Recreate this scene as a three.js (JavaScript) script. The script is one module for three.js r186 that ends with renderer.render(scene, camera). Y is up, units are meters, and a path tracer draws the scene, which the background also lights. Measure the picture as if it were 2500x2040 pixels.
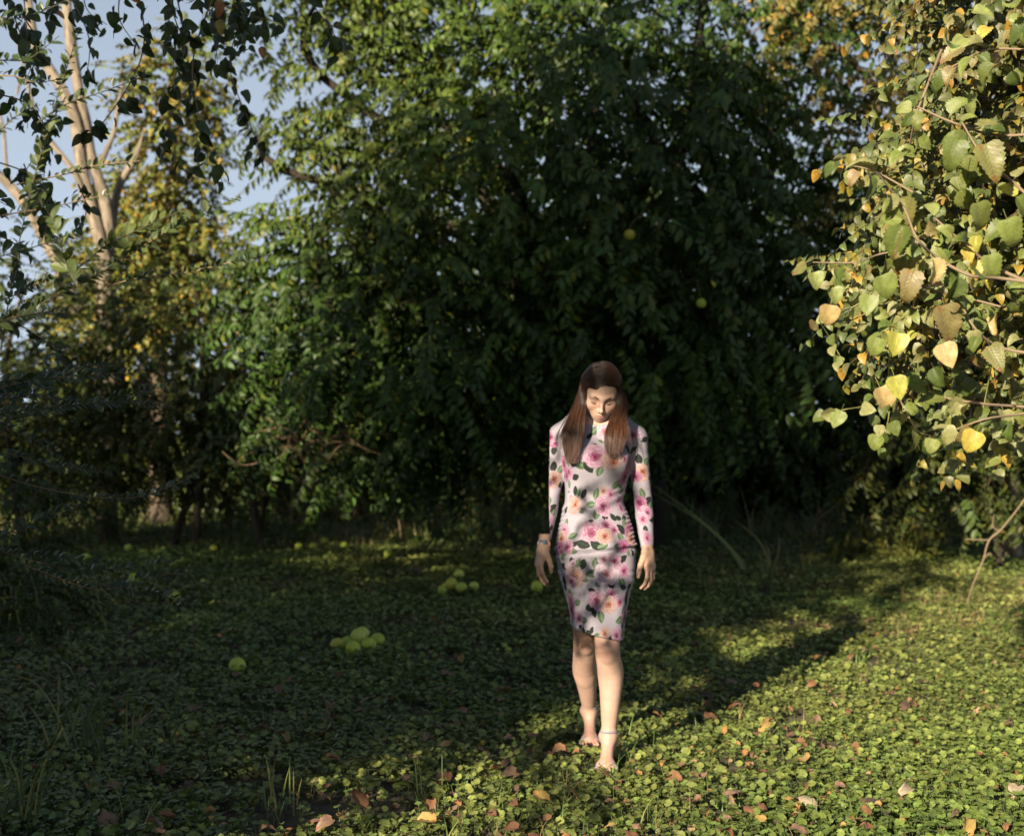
import * as THREE from 'three';
import { mergeGeometries } from 'three/addons/utils/BufferGeometryUtils.js';

// ------------------------------------------------------------------ camera, sky, sun, exposure
const F = 3280, EYE = 1.35, HZ = 1090;              // focal length and horizon in the pixels of a 2500 x 2040 frame
const scene = new THREE.Scene();
const camera = new THREE.PerspectiveCamera(2 * Math.atan(1020 / F) * 180 / Math.PI, 2500 / 2040, 0.1, 400);
const TILT = Math.atan((HZ - 1020) / F);
camera.position.set(0, EYE, 0);
camera.rotation.x = TILT;
camera.focus = 4.3;
camera.userData.fStop = 3.4;
const AZ = 28 * Math.PI / 180, EL = 20 * Math.PI / 180;   // the low sun stands behind the camera, a little to the left
const SUN = new THREE.Vector3(-Math.sin(AZ) * Math.cos(EL), Math.sin(EL), Math.cos(AZ) * Math.cos(EL));
const EXPOSURE = 2.5, SKY_LEVEL = 0.4, SUN_LEVEL = 5;
{
  const W = 512, H = 256, d = new Float32Array(W * H * 4);
  for (let r = 0; r < H; r++) for (let c = 0; c < W; c++) {
    const up = ((r + 0.5) / H - 0.5) * Math.PI, rd = ((c + 0.5) / W - 0.5) * 2 * Math.PI;
    const x = Math.cos(rd) * Math.cos(up), y = Math.sin(up), z = Math.sin(rd) * Math.cos(up);
    const t = Math.pow(THREE.MathUtils.smoothstep(y, 0.05, 0.85), 0.8), cs = x * SUN.x + y * SUN.y + z * SUN.z;
    const glow = Math.pow(Math.max(0, cs), 6) * 0.4, o = (r * W + c) * 4;
    const low = [0.60, 0.71, 0.86], high = [0.045, 0.085, 0.17], g = [1, 0.82, 0.55];
    for (let k = 0; k < 3; k++) d[o + k] = (y < 0 ? [0.06, 0.07, 0.04][k] : low[k] + (high[k] - low[k]) * t + glow * g[k]) * SKY_LEVEL;
    d[o + 3] = 1;
  }
  const sky = new THREE.DataTexture(d, W, H, THREE.RGBAFormat, THREE.FloatType);
  sky.mapping = THREE.EquirectangularReflectionMapping;
  sky.magFilter = sky.minFilter = THREE.LinearFilter;
  sky.needsUpdate = true;
  scene.background = sky;
  scene.environment = sky;
}
const sun = new THREE.DirectionalLight(new THREE.Color().setRGB(1, 0.86, 0.66), SUN_LEVEL);
sun.position.copy(SUN).multiplyScalar(60);
sun.castShadow = true;
sun.shadow.radius = 1;
sun.shadow.mapSize.set(4096, 4096);
Object.assign(sun.shadow.camera, { left: -30, right: 30, top: 30, bottom: -30, near: 1, far: 140 });
scene.add(sun, sun.target);
const renderer = new THREE.WebGLRenderer({ antialias: true });
renderer.toneMapping = THREE.LinearToneMapping;
renderer.toneMappingExposure = EXPOSURE;
renderer.shadowMap.enabled = true;

// ------------------------------------------------------------------ helpers
const V = (x, y, z) => new THREE.Vector3(x, y, z);
function mulberry(a) { return () => { a = (a + 0x6d2b79f5) | 0; let t = Math.imul(a ^ (a >>> 15), 1 | a); t = (t + Math.imul(t ^ (t >>> 7), 61 | t)) ^ t; return ((t ^ (t >>> 14)) >>> 0) / 4294967296; }; }
let rnd = mulberry(11);
const R = (a, b) => a + (b - a) * rnd(), pick = (a) => a[Math.floor(rnd() * a.length)];
const clamp = (x, a, b) => Math.min(b, Math.max(a, x)), mix = (a, b, t) => a + (b - a) * t;
const smooth = (a, b, x) => { const t = clamp((x - a) / (b - a), 0, 1); return t * t * (3 - 2 * t); };
// the world point that lies `depth` metres in front of the camera on the line of sight through a point of the frame
function at(px, py, depth) {
  const c = Math.cos(TILT), s = Math.sin(TILT), a = (1020 - py) / F, y = a * c + s, k = depth / (c - a * s);
  return V((px - 1250) / F * k, EYE + y * k, -depth);
}
function onGround(px, py, lift = 0) {
  const c = Math.cos(TILT), s = Math.sin(TILT), a = (1020 - py) / F, y = a * c + s, k = (lift - EYE) / y;
  return V((px - 1250) / F * k, lift, -(c - a * s) * k);
}
const used = new Map();
function numbered(n) { const k = used.get(n) ?? 0; used.set(n, k + 1); return k ? n + '_' + String(k).padStart(3, '0') : n; }
function shade(o) { o.traverse((m) => { if (m.isMesh) { m.castShadow = true; m.receiveShadow = true; } }); return o; }
function tag(o, label, category, group, kind) {
  if (label) o.userData.label = label;
  if (category) o.userData.category = category;
  if (group) o.userData.group = group;
  if (kind) o.userData.kind = kind;
  return o;
}
function thing(name, label, category, p = V(0, 0, 0), group, kind) {
  const o = new THREE.Group();
  o.name = numbered(name); o.position.copy(p); scene.add(o);
  return tag(o, label, category, group, kind);
}
function part(name, geo, mat, parent, kind, label) {
  const m = new THREE.Mesh(geo, mat);
  m.name = name; m.castShadow = m.receiveShadow = true;
  if (kind) m.userData.kind = kind;
  if (label) m.userData.label = label;
  parent.add(m);
  return m;
}
// collects pieces into one geometry
class Build {
  constructor() { this.p = []; this.n = []; this.u = []; this.c = []; this.i = []; }
  add(g, m, col = [1, 1, 1]) {
    const P = g.attributes.position, N = g.attributes.normal, U = g.attributes.uv, C = g.attributes.color, base = this.p.length / 3, v = V(), nm = new THREE.Matrix3().getNormalMatrix(m);
    for (let k = 0; k < P.count; k++) {
      v.fromBufferAttribute(P, k).applyMatrix4(m); this.p.push(v.x, v.y, v.z);
      v.fromBufferAttribute(N, k).applyMatrix3(nm).normalize(); this.n.push(v.x, v.y, v.z);
      this.u.push(U ? U.getX(k) : 0, U ? U.getY(k) : 0);
      if (C) this.c.push(C.getX(k) * col[0], C.getY(k) * col[1], C.getZ(k) * col[2]); else this.c.push(...col);
    }
    if (g.index) for (const k of g.index.array) this.i.push(base + k); else for (let k = 0; k < P.count; k++) this.i.push(base + k);
    return this;
  }
  geo() {
    const g = new THREE.BufferGeometry();
    g.setAttribute('position', new THREE.Float32BufferAttribute(this.p, 3));
    g.setAttribute('normal', new THREE.Float32BufferAttribute(this.n, 3));
    g.setAttribute('uv', new THREE.Float32BufferAttribute(this.u, 2));
    g.setAttribute('color', new THREE.Float32BufferAttribute(this.c, 3));
    g.setIndex(this.i);
    return g;
  }
}
const ID = new THREE.Matrix4();
// a placement whose y axis runs along dir and whose z axis looks towards face
function pose(pos, dir, face, s = 1, sx = 1) {
  const y = dir.clone().normalize(), z = face.clone().addScaledVector(y, -face.dot(y));
  if (z.lengthSq() < 1e-6) z.set(y.z, y.x, -y.y).addScaledVector(y, -(y.z * y.x + y.x * y.y - y.y * y.z));
  z.normalize();
  const x = V().crossVectors(y, z);
  return new THREE.Matrix4().makeBasis(x.multiplyScalar(s * sx), y.multiplyScalar(s), z.multiplyScalar(s)).setPosition(pos);
}
const randDir = () => { const z = R(-1, 1), a = R(0, Math.PI * 2), r = Math.sqrt(1 - z * z); return V(r * Math.cos(a), z, r * Math.sin(a)); };
// a tapered tube through points with a radius at each
function tube(points, radii, sides = 6, seg = 4, wobble = 0, uvLen = 1) {
  const curve = new THREE.CatmullRomCurve3(points, false, 'centripetal'), n = Math.max(2, (points.length - 1) * seg), pos = [], uv = [], idx = [], nor = [];
  let up = V(0.31, 0.2, 0.93), len = 0, last = null;
  for (let k = 0; k <= n; k++) {
    const t = k / n, c = curve.getPoint(t), d = curve.getTangent(t), f = t * (radii.length - 1), j = Math.min(radii.length - 2, Math.floor(f));
    let r = radii.length === 1 ? radii[0] : mix(radii[j], radii[j + 1], f - j);
    if (last) len += c.distanceTo(last);
    last = c;
    const a = V().crossVectors(d, up).normalize(), b = V().crossVectors(a, d).normalize();
    up = b.clone();
    for (let s = 0; s <= sides; s++) {
      const w = s / sides * Math.PI * 2, rr = r * (1 + wobble * (Math.sin(w * 3 + len * 9) * 0.5 + Math.sin(w * 2 - len * 5) * 0.5)), dir = a.clone().multiplyScalar(Math.cos(w)).addScaledVector(b, Math.sin(w));
      pos.push(c.x + dir.x * rr, c.y + dir.y * rr, c.z + dir.z * rr); nor.push(dir.x, dir.y, dir.z); uv.push(s / sides * uvLen, len);
    }
    if (k) for (let s = 0; s < sides; s++) { const q = (k - 1) * (sides + 1) + s, w = q + sides + 1; idx.push(q, w, q + 1, q + 1, w, w + 1); }
  }
  const g = new THREE.BufferGeometry();
  g.setAttribute('position', new THREE.Float32BufferAttribute(pos, 3));
  g.setAttribute('normal', new THREE.Float32BufferAttribute(nor, 3));
  g.setAttribute('uv', new THREE.Float32BufferAttribute(uv, 2));
  g.setIndex(idx);
  return g;
}
// a leaf that runs along +y from its stalk, seen from +z; prof gives half widths along its length
function leafGeo({ L = 0.09, W = 0.045, rows = 5, fold = 0.25, curl = 0.35, twist = 0, prof, wave = 0, serr = 0, cols = 1, seed = 1, stalk = 0 }) {
  const q = mulberry(seed), pos = [], uv = [], idx = [], n = rows;
  prof ??= (t) => Math.pow(Math.sin(Math.PI * Math.pow(t, 0.72)), 0.85);
  const C = cols * 2 + 1;
  for (let r = 0; r <= n; r++) {
    const t = r / n, w = W / 2 * Math.max(0.012, prof(t)) * (1 + (serr && r > 0 && r < n ? (r % 2 ? serr : -serr) : 0)), bend = curl * t * t, y = L * t * (1 - 0.25 * bend * bend), z = -L * bend * 0.5;
    const ph = q() * 6;
    for (let c = 0; c < C; c++) {
      const s = c / cols - 1, a = Math.abs(s), lift = fold * a * w + wave * L * a * Math.sin(t * 11 + ph * 0.3 + (s > 0 ? 2 : 0)), tw = twist * t;
      const X = s * w, Z = lift;
      pos.push(X * Math.cos(tw) - Z * Math.sin(tw), stalk + y - (serr ? a * L * 0.02 : 0), z + X * Math.sin(tw) + Z * Math.cos(tw));
      uv.push(0.5 + s * 0.5 * Math.max(0.05, prof(t)), t);
    }
    if (r) for (let c = 0; c < C - 1; c++) { const k = (r - 1) * C + c; idx.push(k, k + 1, k + C, k + 1, k + C + 1, k + C); }
  }
  const g = new THREE.BufferGeometry();
  g.setAttribute('position', new THREE.Float32BufferAttribute(pos, 3));
  g.setAttribute('uv', new THREE.Float32BufferAttribute(uv, 2));
  g.setIndex(idx);
  g.computeVertexNormals();
  if (stalk) { const b = new Build(); b.add(g, ID); b.add(tube([V(0, 0, 0), V(0, stalk * 0.6, stalk * 0.04), V(0, stalk + 0.004, 0)], [L * 0.012, L * 0.01], 3, 1), ID); return b.geo(); }
  return g;
}
const HEART = (t) => t < 0.12 ? 0.55 + t * 3.2 : Math.pow(Math.max(0, 1 - Math.pow((t - 0.12) / 0.88, 1.7)), 0.9) * (1 + 0.12 * Math.sin((t - 0.1) * 3)) * 0.97;
const OVATE = (t) => Math.pow(Math.sin(Math.PI * Math.pow(t, 0.68)), 0.8) * (1 - 0.12 * t);
const MULB = (t) => t < 0.1 ? 0.5 + t * 4.2 : Math.pow(Math.max(0, 1 - Math.pow((t - 0.1) / 0.9, 1.25)), 0.85) * (1 + 0.25 * Math.sin((t - 0.1) * 3.2)) * 0.92;
const PRIVET = (t) => Math.pow(Math.sin(Math.PI * Math.pow(t, 0.85)), 0.75);

// ------------------------------------------------------------------ textures
function lattice(seed) {
  const q = mulberry(seed), T = new Float32Array(4096).map(() => q());
  return (x, y, w) => {           // value noise that repeats every w cells
    const i = Math.floor(x), j = Math.floor(y), f = x - i, g = y - j, u = f * f * (3 - 2 * f), v = g * g * (3 - 2 * g);
    const h = (a, b) => T[(((a % w) + w) % w * 61 + ((b % w) + w) % w * 157) & 4095];
    return mix(mix(h(i, j), h(i + 1, j), u), mix(h(i, j + 1), h(i + 1, j + 1), u), v);
  };
}
function texture(w, h, fn, srgb = true, repeat = true) {
  const d = new Uint8Array(w * h * 4);
  for (let y = 0; y < h; y++) for (let x = 0; x < w; x++) {
    const c = fn(x / w, y / h), o = (y * w + x) * 4;
    d[o] = clamp(c[0], 0, 1) * 255; d[o + 1] = clamp(c[1], 0, 1) * 255; d[o + 2] = clamp(c[2], 0, 1) * 255; d[o + 3] = 255;
  }
  const t = new THREE.DataTexture(d, w, h);
  t.magFilter = t.minFilter = THREE.LinearFilter;
  if (repeat) t.wrapS = t.wrapT = THREE.RepeatWrapping;
  if (srgb) t.colorSpace = THREE.SRGBColorSpace;
  t.needsUpdate = true;
  return t;
}
const nz = lattice(5);
const fbm = (x, y, w, o = 4) => { let s = 0, a = 0.5, n = 0; for (let k = 0; k < o; k++) { s += a * nz(x * w, y * w, w); n += a; a *= 0.5; w *= 2; } return s / n; };
const vein = (x, y) => { const a = Math.abs(x - 0.5) * 2, rib = 1 - smooth(0, 0.05, a), ph = (y - a * 0.35) * 9, side = (1 - smooth(0.0, 0.2, Math.abs(ph - Math.round(ph)))) * (1 - a) * 0.6; return Math.max(rib, side); };
const leafMap = texture(128, 256, (x, y) => { const v = vein(x, y), n = fbm(x, y, 6) * 0.35 + 0.72; return [n + v * 0.14, n + v * 0.12, n * 0.95 + v * 0.06]; });
const wornMap = texture(128, 256, (x, y) => {
  const v = vein(x, y), n = fbm(x, y, 6) * 0.35 + 0.72, e = smooth(0.58, 0.75, fbm(x + 0.3, y, 5) + Math.pow(Math.abs(x - 0.5) * 2, 3) * 0.12), sp = smooth(0.8, 0.86, nz(x * 40, y * 60, 40));
  return [mix(n + v * 0.14, 0.98, e * 0.7) + sp * 0.12, mix(n + v * 0.12, 0.62, e * 0.7), mix(n * 0.95, 0.5, e * 0.7) + sp * 0.1];
});
const leafBump = texture(128, 256, (x, y) => { const v = 0.75 - vein(x, y) * 0.5 + fbm(x, y, 10) * 0.2; return [v, v, v]; }, false);
const soilMap = texture(512, 512, (x, y) => { const n = fbm(x, y, 8, 6), m = fbm(x + 0.5, y + 0.2, 32, 3); const k = 0.16 + n * 0.2 + (m - 0.5) * 0.25; return [k * 1.12, k, k * 0.72]; });
const barkBump = texture(256, 256, (x, y) => { const n = fbm(x, y * 0.3, 16, 4) * 0.6 + fbm(x, y, 8, 4) * 0.4; return [n, n, n]; }, false);
const barkMap = texture(256, 256, (x, y) => { const n = 0.6 + 0.5 * (fbm(x, y * 0.5, 12, 5) - 0.5) + 0.35 * (fbm(x + 0.4, y, 4, 3) - 0.5); return [n * 1.04, n, n * 0.93]; });

// ------------------------------------------------------------------ materials
const lin = (r, g, b) => new THREE.Color().setRGB(r, g, b);
const leafMat = (r, g, b, o = {}) => new THREE.MeshPhysicalMaterial({ color: lin(r, g, b), map: leafMap, roughness: 0.5, transmission: 0.3, thickness: 0, side: THREE.DoubleSide, ...o });
const tintMat = (o = {}) => leafMat(1, 1, 1, { vertexColors: true, ...o });   // its colour comes from the leaves' own tints
const woodMat = (r, g, b, o = {}) => new THREE.MeshStandardMaterial({ color: lin(r, g, b), map: barkMap, bumpMap: barkBump, bumpScale: 0.012, roughness: 0.9, ...o });
const M = {
  soil: new THREE.MeshStandardMaterial({ color: lin(0.9, 0.9, 0.9), map: soilMap, roughness: 1, bumpMap: soilMap, bumpScale: 0.02 }),
  crown: tintMat({ roughness: 0.5, specularIntensity: 0.55 }),
  cover: tintMat({ roughness: 0.55, transmission: 0.25, specularIntensity: 0.7 }),
  paleBark: woodMat(0.58, 0.51, 0.43), greyBark: woodMat(0.2, 0.16, 0.12), darkBark: woodMat(0.08, 0.06, 0.045),
  twig: new THREE.MeshStandardMaterial({ color: lin(0.2, 0.14, 0.08), roughness: 0.8 }), dimTwig: new THREE.MeshStandardMaterial({ color: lin(0.16, 0.1, 0.055), roughness: 0.9 }), darkTwig: new THREE.MeshStandardMaterial({ color: lin(0.07, 0.06, 0.03), roughness: 0.75 }), greenTwig: new THREE.MeshStandardMaterial({ color: lin(0.2, 0.2, 0.06), roughness: 0.7 }),
  dryTwig: new THREE.MeshStandardMaterial({ color: lin(0.2, 0.145, 0.09), roughness: 0.85 }),
};

// ------------------------------------------------------------------ ground
const bump = (x, z) => (nz(x * 0.5 + 40, z * 0.5 + 40, 64) - 0.5) * 0.05 + (nz(x * 2 + 9, z * 2 + 9, 64) - 0.5) * 0.025;
{
  const b = new Build();
  const sheet = (x0, x1, z0, z1, nx, nzz) => {
    const g = new THREE.PlaneGeometry(x1 - x0, z1 - z0, nx, nzz); g.rotateX(-Math.PI / 2); g.translate((x0 + x1) / 2, 0, (z0 + z1) / 2);
    const P = g.attributes.position, U = g.attributes.uv;
    for (let k = 0; k < P.count; k++) { const x = P.getX(k), z = P.getZ(k), f = smooth(34, 24, Math.hypot(x, z + 8)); P.setY(k, bump(x, z) * f - 0.012); U.setXY(k, x / 1.7, z / 1.7); }
    g.computeVertexNormals(); b.add(g, ID);
  };
  sheet(-20, 20, -30, 10, 200, 200);
  sheet(-150, -20, -150, 150, 6, 6); sheet(20, 150, -150, 150, 6, 6); sheet(-20, 20, -150, -30, 4, 6); sheet(-20, 20, 10, 150, 4, 6);
  const g = part('ground', b.geo(), M.soil, scene); tag(g, 'brown earth under the ground ivy of the clearing', 'ground', null, 'structure');
}
// ------------------------------------------------------------------ ground ivy: a mat of small round scalloped leaves
function roundLeaf(r, seed) {
  const q = mulberry(seed), n = 15, pos = [0, 0, 0], uv = [0.5, 0.3], idx = [], cup = 0.1 + q() * 0.45, rip = q() * 6;
  for (let k = 0; k <= n; k++) {
    const a = 0.32 + (Math.PI * 2 - 0.64) * k / n, rr = r * (0.93 + 0.13 * (k % 2)) * (1 - 0.1 * Math.cos(a));
    pos.push(Math.sin(a) * rr, -Math.cos(a) * rr + r * 0.25, (cup * r * (0.6 + 0.4 * Math.sin(a * 3 + rip))));
    uv.push(0.5 + Math.sin(a) * 0.48, 0.45 - Math.cos(a) * 0.45);
    if (k) idx.push(0, k, k + 1);
  }
  const g = new THREE.BufferGeometry();
  g.setAttribute('position', new THREE.Float32BufferAttribute(pos, 3)); g.setAttribute('uv', new THREE.Float32BufferAttribute(uv, 2)); g.setIndex(idx); g.computeVertexNormals();
  return g;
}
{
  rnd = mulberry(21);
  const group = thing('ground_ivy', 'low mat of small round scalloped green leaves covering the clearing', 'ground ivy', V(0, 0, 0), null, 'stuff');
  const variants = [];
  for (let v = 0; v < 4; v++) {
    const b = new Build();
    for (let k = 0; k < 6; k++) {
      const r = R(0.009, 0.0175) * (rnd() < 0.12 ? 1.2 : 1), tilt = R(0.1, 0.95), az = R(0, 6.28), nrm = V(Math.cos(az) * Math.sin(tilt), Math.cos(tilt), Math.sin(az) * Math.sin(tilt)), p = V(R(-0.06, 0.06), R(0.012, 0.06), R(-0.06, 0.06));
      const t = R(0.75, 1.25), warm = R(0.9, 1.15);
      b.add(roundLeaf(r, v * 31 + k), pose(p, V(R(-1, 1), R(-0.2, 0.2), R(-1, 1)), nrm), [t * warm, t, t * 0.9]);
      b.add(tube([V(p.x + R(-0.02, 0.02), 0, p.z + R(-0.02, 0.02)), p], [0.0008, 0.0007], 3, 1), ID, [t * 0.8, t * 0.8, t * 0.7]);
    }
    variants.push({ g: b.geo(), m: [], c: [] });
  }
  const feet = [onGround(1479, 1880), onGround(1441, 1818)];
  const put = (x, z, s) => {
    if (feet.some((f) => Math.hypot(f.x - x, f.z - z) < 0.13)) { if (rnd() < 0.5) return; s *= 0.6; }
    const v = pick(variants), patch = nz(x * 1.3 + 30, z * 1.3 + 30, 64), hue = nz(x * 0.7 + 12, z * 0.7 + 50, 64), k = R(0.75, 1.2) * mix(0.8, 1.2, patch);
    v.m.push(new THREE.Matrix4().compose(V(x, bump(x, z) - 0.012 + R(-0.006, 0.02) * patch * 2, z), new THREE.Quaternion().setFromEuler(new THREE.Euler(R(-0.12, 0.12), R(0, 6.28), R(-0.12, 0.12))), V(s, s, s)));
    v.c.push(lin(mix(0.15, 0.25, hue) * k, mix(0.235, 0.285, hue) * k, mix(0.06, 0.095, hue) * k));
  };
  const bald = (x, z) => nz(x * 2.2 + 3, z * 2.2 + 17, 64) * 0.6 + nz(x * 6 + 3, z * 6 + 17, 64) * 0.4;
  for (let Z = 4.2; Z < 24;) {
    const dens = Z < 8 ? 520 : Z < 12 ? 320 : Z < 17 ? 170 : 90, dz = 0.1, half = 0.42 * Z + 0.6, n = dens * dz * half * 2;
    for (let k = 0; k < n; k++) { const x = R(-half, half), z = -(Z + R(0, dz)), q = bald(x, z); if (q < 0.34 && rnd() < 0.85) continue; put(x, z, R(0.75, 1.2) * (Z < 8 ? 1 : Z < 12 ? 1.15 : 1.4)); }
    Z += dz;
  }
  for (const v of variants) {
    const im = new THREE.InstancedMesh(v.g, M.cover, v.m.length); im.name = 'leaves'; im.castShadow = im.receiveShadow = true; im.userData.kind = 'stuff';
    v.m.forEach((m, k) => { im.setMatrixAt(k, m); im.setColorAt(k, v.c[k]); });
    group.add(im);
  }
}
// ------------------------------------------------------------------ grass
function blade(h, w, lean, az, curl = 1) {
  const pos = [], uv = [], idx = [], n = 5;
  for (let k = 0; k <= n; k++) { const t = k / n, y = h * t * (1 - 0.35 * lean * t), o = h * lean * t * t * curl, ww = w * (1 - t * t) * 0.5 + 0.0003; pos.push(-ww, y, o, ww, y, o); uv.push(0.4, t, 0.6, t); if (k) { const q = k * 2; idx.push(q - 2, q - 1, q, q - 1, q + 1, q); } }
  const g = new THREE.BufferGeometry();
  g.setAttribute('position', new THREE.Float32BufferAttribute(pos, 3)); g.setAttribute('uv', new THREE.Float32BufferAttribute(uv, 2)); g.setIndex(idx); g.computeVertexNormals(); g.rotateY(az);
  return g;
}
const grassMat = tintMat({ map: null, roughness: 0.55, transmission: 0.3 });
{
  rnd = mulberry(33);
  const group = thing('grass', 'thin grass blades poking up through the ground ivy', 'grass', V(0, 0, 0), null, 'stuff');
  const variants = [0, 1, 2].map(() => {
    const b = new Build();
    for (let k = 0; k < 7; k++) { const dry = rnd() < 0.3, t = R(0.8, 1.2); b.add(blade(R(0.06, 0.17), R(0.0025, 0.005), R(0.1, 1.1), R(0, 6.28)), new THREE.Matrix4().makeTranslation(R(-0.03, 0.03), 0, R(-0.03, 0.03)), dry ? [t * 2.0, t * 1.3, t * 1.6] : [t, t, t]); }
    return { g: b.geo(), m: [], c: [] };
  });
  const put = (x, z, s, dry) => {
    const v = pick(variants), k = R(0.8, 1.2);
    v.m.push(new THREE.Matrix4().compose(V(x, bump(x, z) - 0.012, z), new THREE.Quaternion().setFromEuler(new THREE.Euler(R(-0.2, 0.2), R(0, 6.28), R(-0.2, 0.2))), V(s, s * R(0.8, 1.3), s)));
    v.c.push(dry ? lin(0.28 * k, 0.22 * k, 0.09 * k) : lin(0.11 * k, 0.18 * k, 0.035 * k));
  };
  for (let k = 0; k < 900; k++) { const Z = Math.sqrt(R(17, 150)), x = R(-0.4, 0.4) * Z; if (nz(x * 1.1 + 70, Z * 1.1, 64) > 0.42) put(x, -Z, R(0.6, 1.1), rnd() < 0.25); }
  // dry tan grass on the sunny strip at the right, and the rough grass under the trees
  for (let k = 0; k < 900; k++) { const p = onGround(R(1750, 2600), R(1395, 1560)); if (Math.abs((p.x - 0.36 * -p.z - 0.3)) < 1.1 && nz(p.x * 1.7 + 5, p.z * 1.7 + 90, 64) > 0.4) put(p.x, p.z, R(0.6, 1.2), rnd() < 0.75); }
  for (let k = 0; k < 2600; k++) { const Z = R(16, 24), x = R(-0.45, 0.45) * Z; if (nz(x * 0.9 + 50, Z * 0.9 + 28, 64) < 0.42) continue; put(x, -Z, R(0.9, 2.6) * smooth(15, 19, Z) + 0.5, rnd() < 0.25); }
  for (let k = 0; k < 900; k++) { const Z = R(17.9, 21), x = R(-0.4, 0.3) * Z; if (nz(x * 0.8 + 30, Z * 0.9 + 8, 64) < 0.5) continue; put(x, -Z, R(2.5, 5), rnd() < 0.35); }
  for (let k = 0; k < 45; k++) { const p = onGround(R(0, 420), R(1640, 2040)); put(p.x, p.z, R(0.8, 1.6), rnd() < 0.15); }
  for (let k = 0; k < 70; k++) { const p = onGround(R(1000, 1600), R(1790, 2060)); put(p.x, p.z, R(0.6, 1.1), rnd() < 0.25); }
  for (let k = 0; k < 90; k++) { const p = onGround(R(1700, 2050), R(1380, 1460)); put(p.x, p.z, R(1.2, 2), rnd() < 0.3); }
  for (const v of variants) {
    const im = new THREE.InstancedMesh(v.g, grassMat, v.m.length); im.name = 'blades'; im.castShadow = im.receiveShadow = true; im.userData.kind = 'stuff';
    v.m.forEach((m, k) => { im.setMatrixAt(k, m); im.setColorAt(k, v.c[k]); });
    group.add(im);
  }
}
// ------------------------------------------------------------------ foliage sprays: a twig and its hanging leaves
function sprays(n, seed, { len = 0.5, leaves = 16, leaf, droop = 0.8, spread = 1, size = [0.8, 1.15], tints = [[1, 1, 1]] }) {
  const keep = rnd; rnd = mulberry(seed);
  const out = [];
  for (let v = 0; v < n; v++) {
    const b = new Build(), side = R(-0.25, 0.25), pts = [0, 0.33, 0.66, 1].map((t) => V(side * t * t * len, -droop * 0.5 * t * t * len + 0.1 * t * len, t * len)), curve = new THREE.CatmullRomCurve3(pts);
    b.add(tube(pts, [0.005, 0.0015], 3, 2), ID, [0.9, 0.6, 0.7]);
    for (let k = 0; k < leaves; k++) {
      const t = 0.08 + 0.92 * (k + R(0, 0.7)) / leaves, p = curve.getPoint(Math.min(1, t)), d = curve.getTangent(Math.min(1, t)), s = k % 2 ? 1 : -1;
      const dir = d.clone().multiplyScalar(0.55).add(V(s * spread * R(0.5, 1.1), R(-1.3, 0.15) * droop, R(-0.3, 0.4))), nrm = V(R(-0.5, 0.5), R(0.35, 1), R(0.1, 0.9));
      const c = pick(tints), q = R(0.78, 1.22);
      b.add(leaf[k % leaf.length], pose(p, dir, nrm, R(...size)), [c[0] * q, c[1] * q, c[2] * q]);
    }
    out.push(b.geo());
  }
  rnd = keep;
  return out;
}
const osageLeaf = [leafGeo({ L: 0.1, W: 0.046, rows: 4, fold: 0.35, curl: 0.5, prof: OVATE, seed: 3 }), leafGeo({ L: 0.088, W: 0.042, rows: 4, fold: 0.2, curl: 0.8, prof: OVATE, seed: 5, twist: 0.5 })];
const smallLeaf = [leafGeo({ L: 0.06, W: 0.036, rows: 3, fold: 0.3, curl: 0.4, prof: OVATE, seed: 7 })];
const heartLeaf = [leafGeo({ L: 0.1, W: 0.085, rows: 5, fold: 0.22, curl: 0.5, prof: HEART, seed: 9 }), leafGeo({ L: 0.095, W: 0.07, rows: 5, fold: 0.4, curl: 0.9, prof: HEART, seed: 10, twist: 0.4 })];
const S = {
  osage: sprays(5, 101, { len: 0.55, leaves: 18, leaf: osageLeaf, droop: 1, tints: [[1, 1, 1], [1, 1, 1], [1, 1, 1], [1, 1, 1], [1.2, 1.1, 1], [0.85, 0.9, 1], [1, 1, 1], [1, 1, 1], [0.9, 1, 1], [1.1, 1, 1], [2.2, 1.4, 0.8]] }),
  small: sprays(4, 102, { len: 0.5, leaves: 22, leaf: smallLeaf, droop: 0.7, tints: [[1, 1, 1], [1, 1, 1], [1.3, 1.1, 0.9], [1, 1, 1], [1.9, 1.1, 0.8]] }),
  heart: sprays(4, 103, { len: 0.55, leaves: 13, leaf: heartLeaf, droop: 0.9, size: [0.6, 1.05], tints: [[1, 1, 1], [1, 1, 1], [1.2, 1.05, 1], [1, 1, 1], [1.15, 1.1, 0.9], [1, 1, 1], [2.3, 1.4, 0.7]] }),
};
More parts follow.
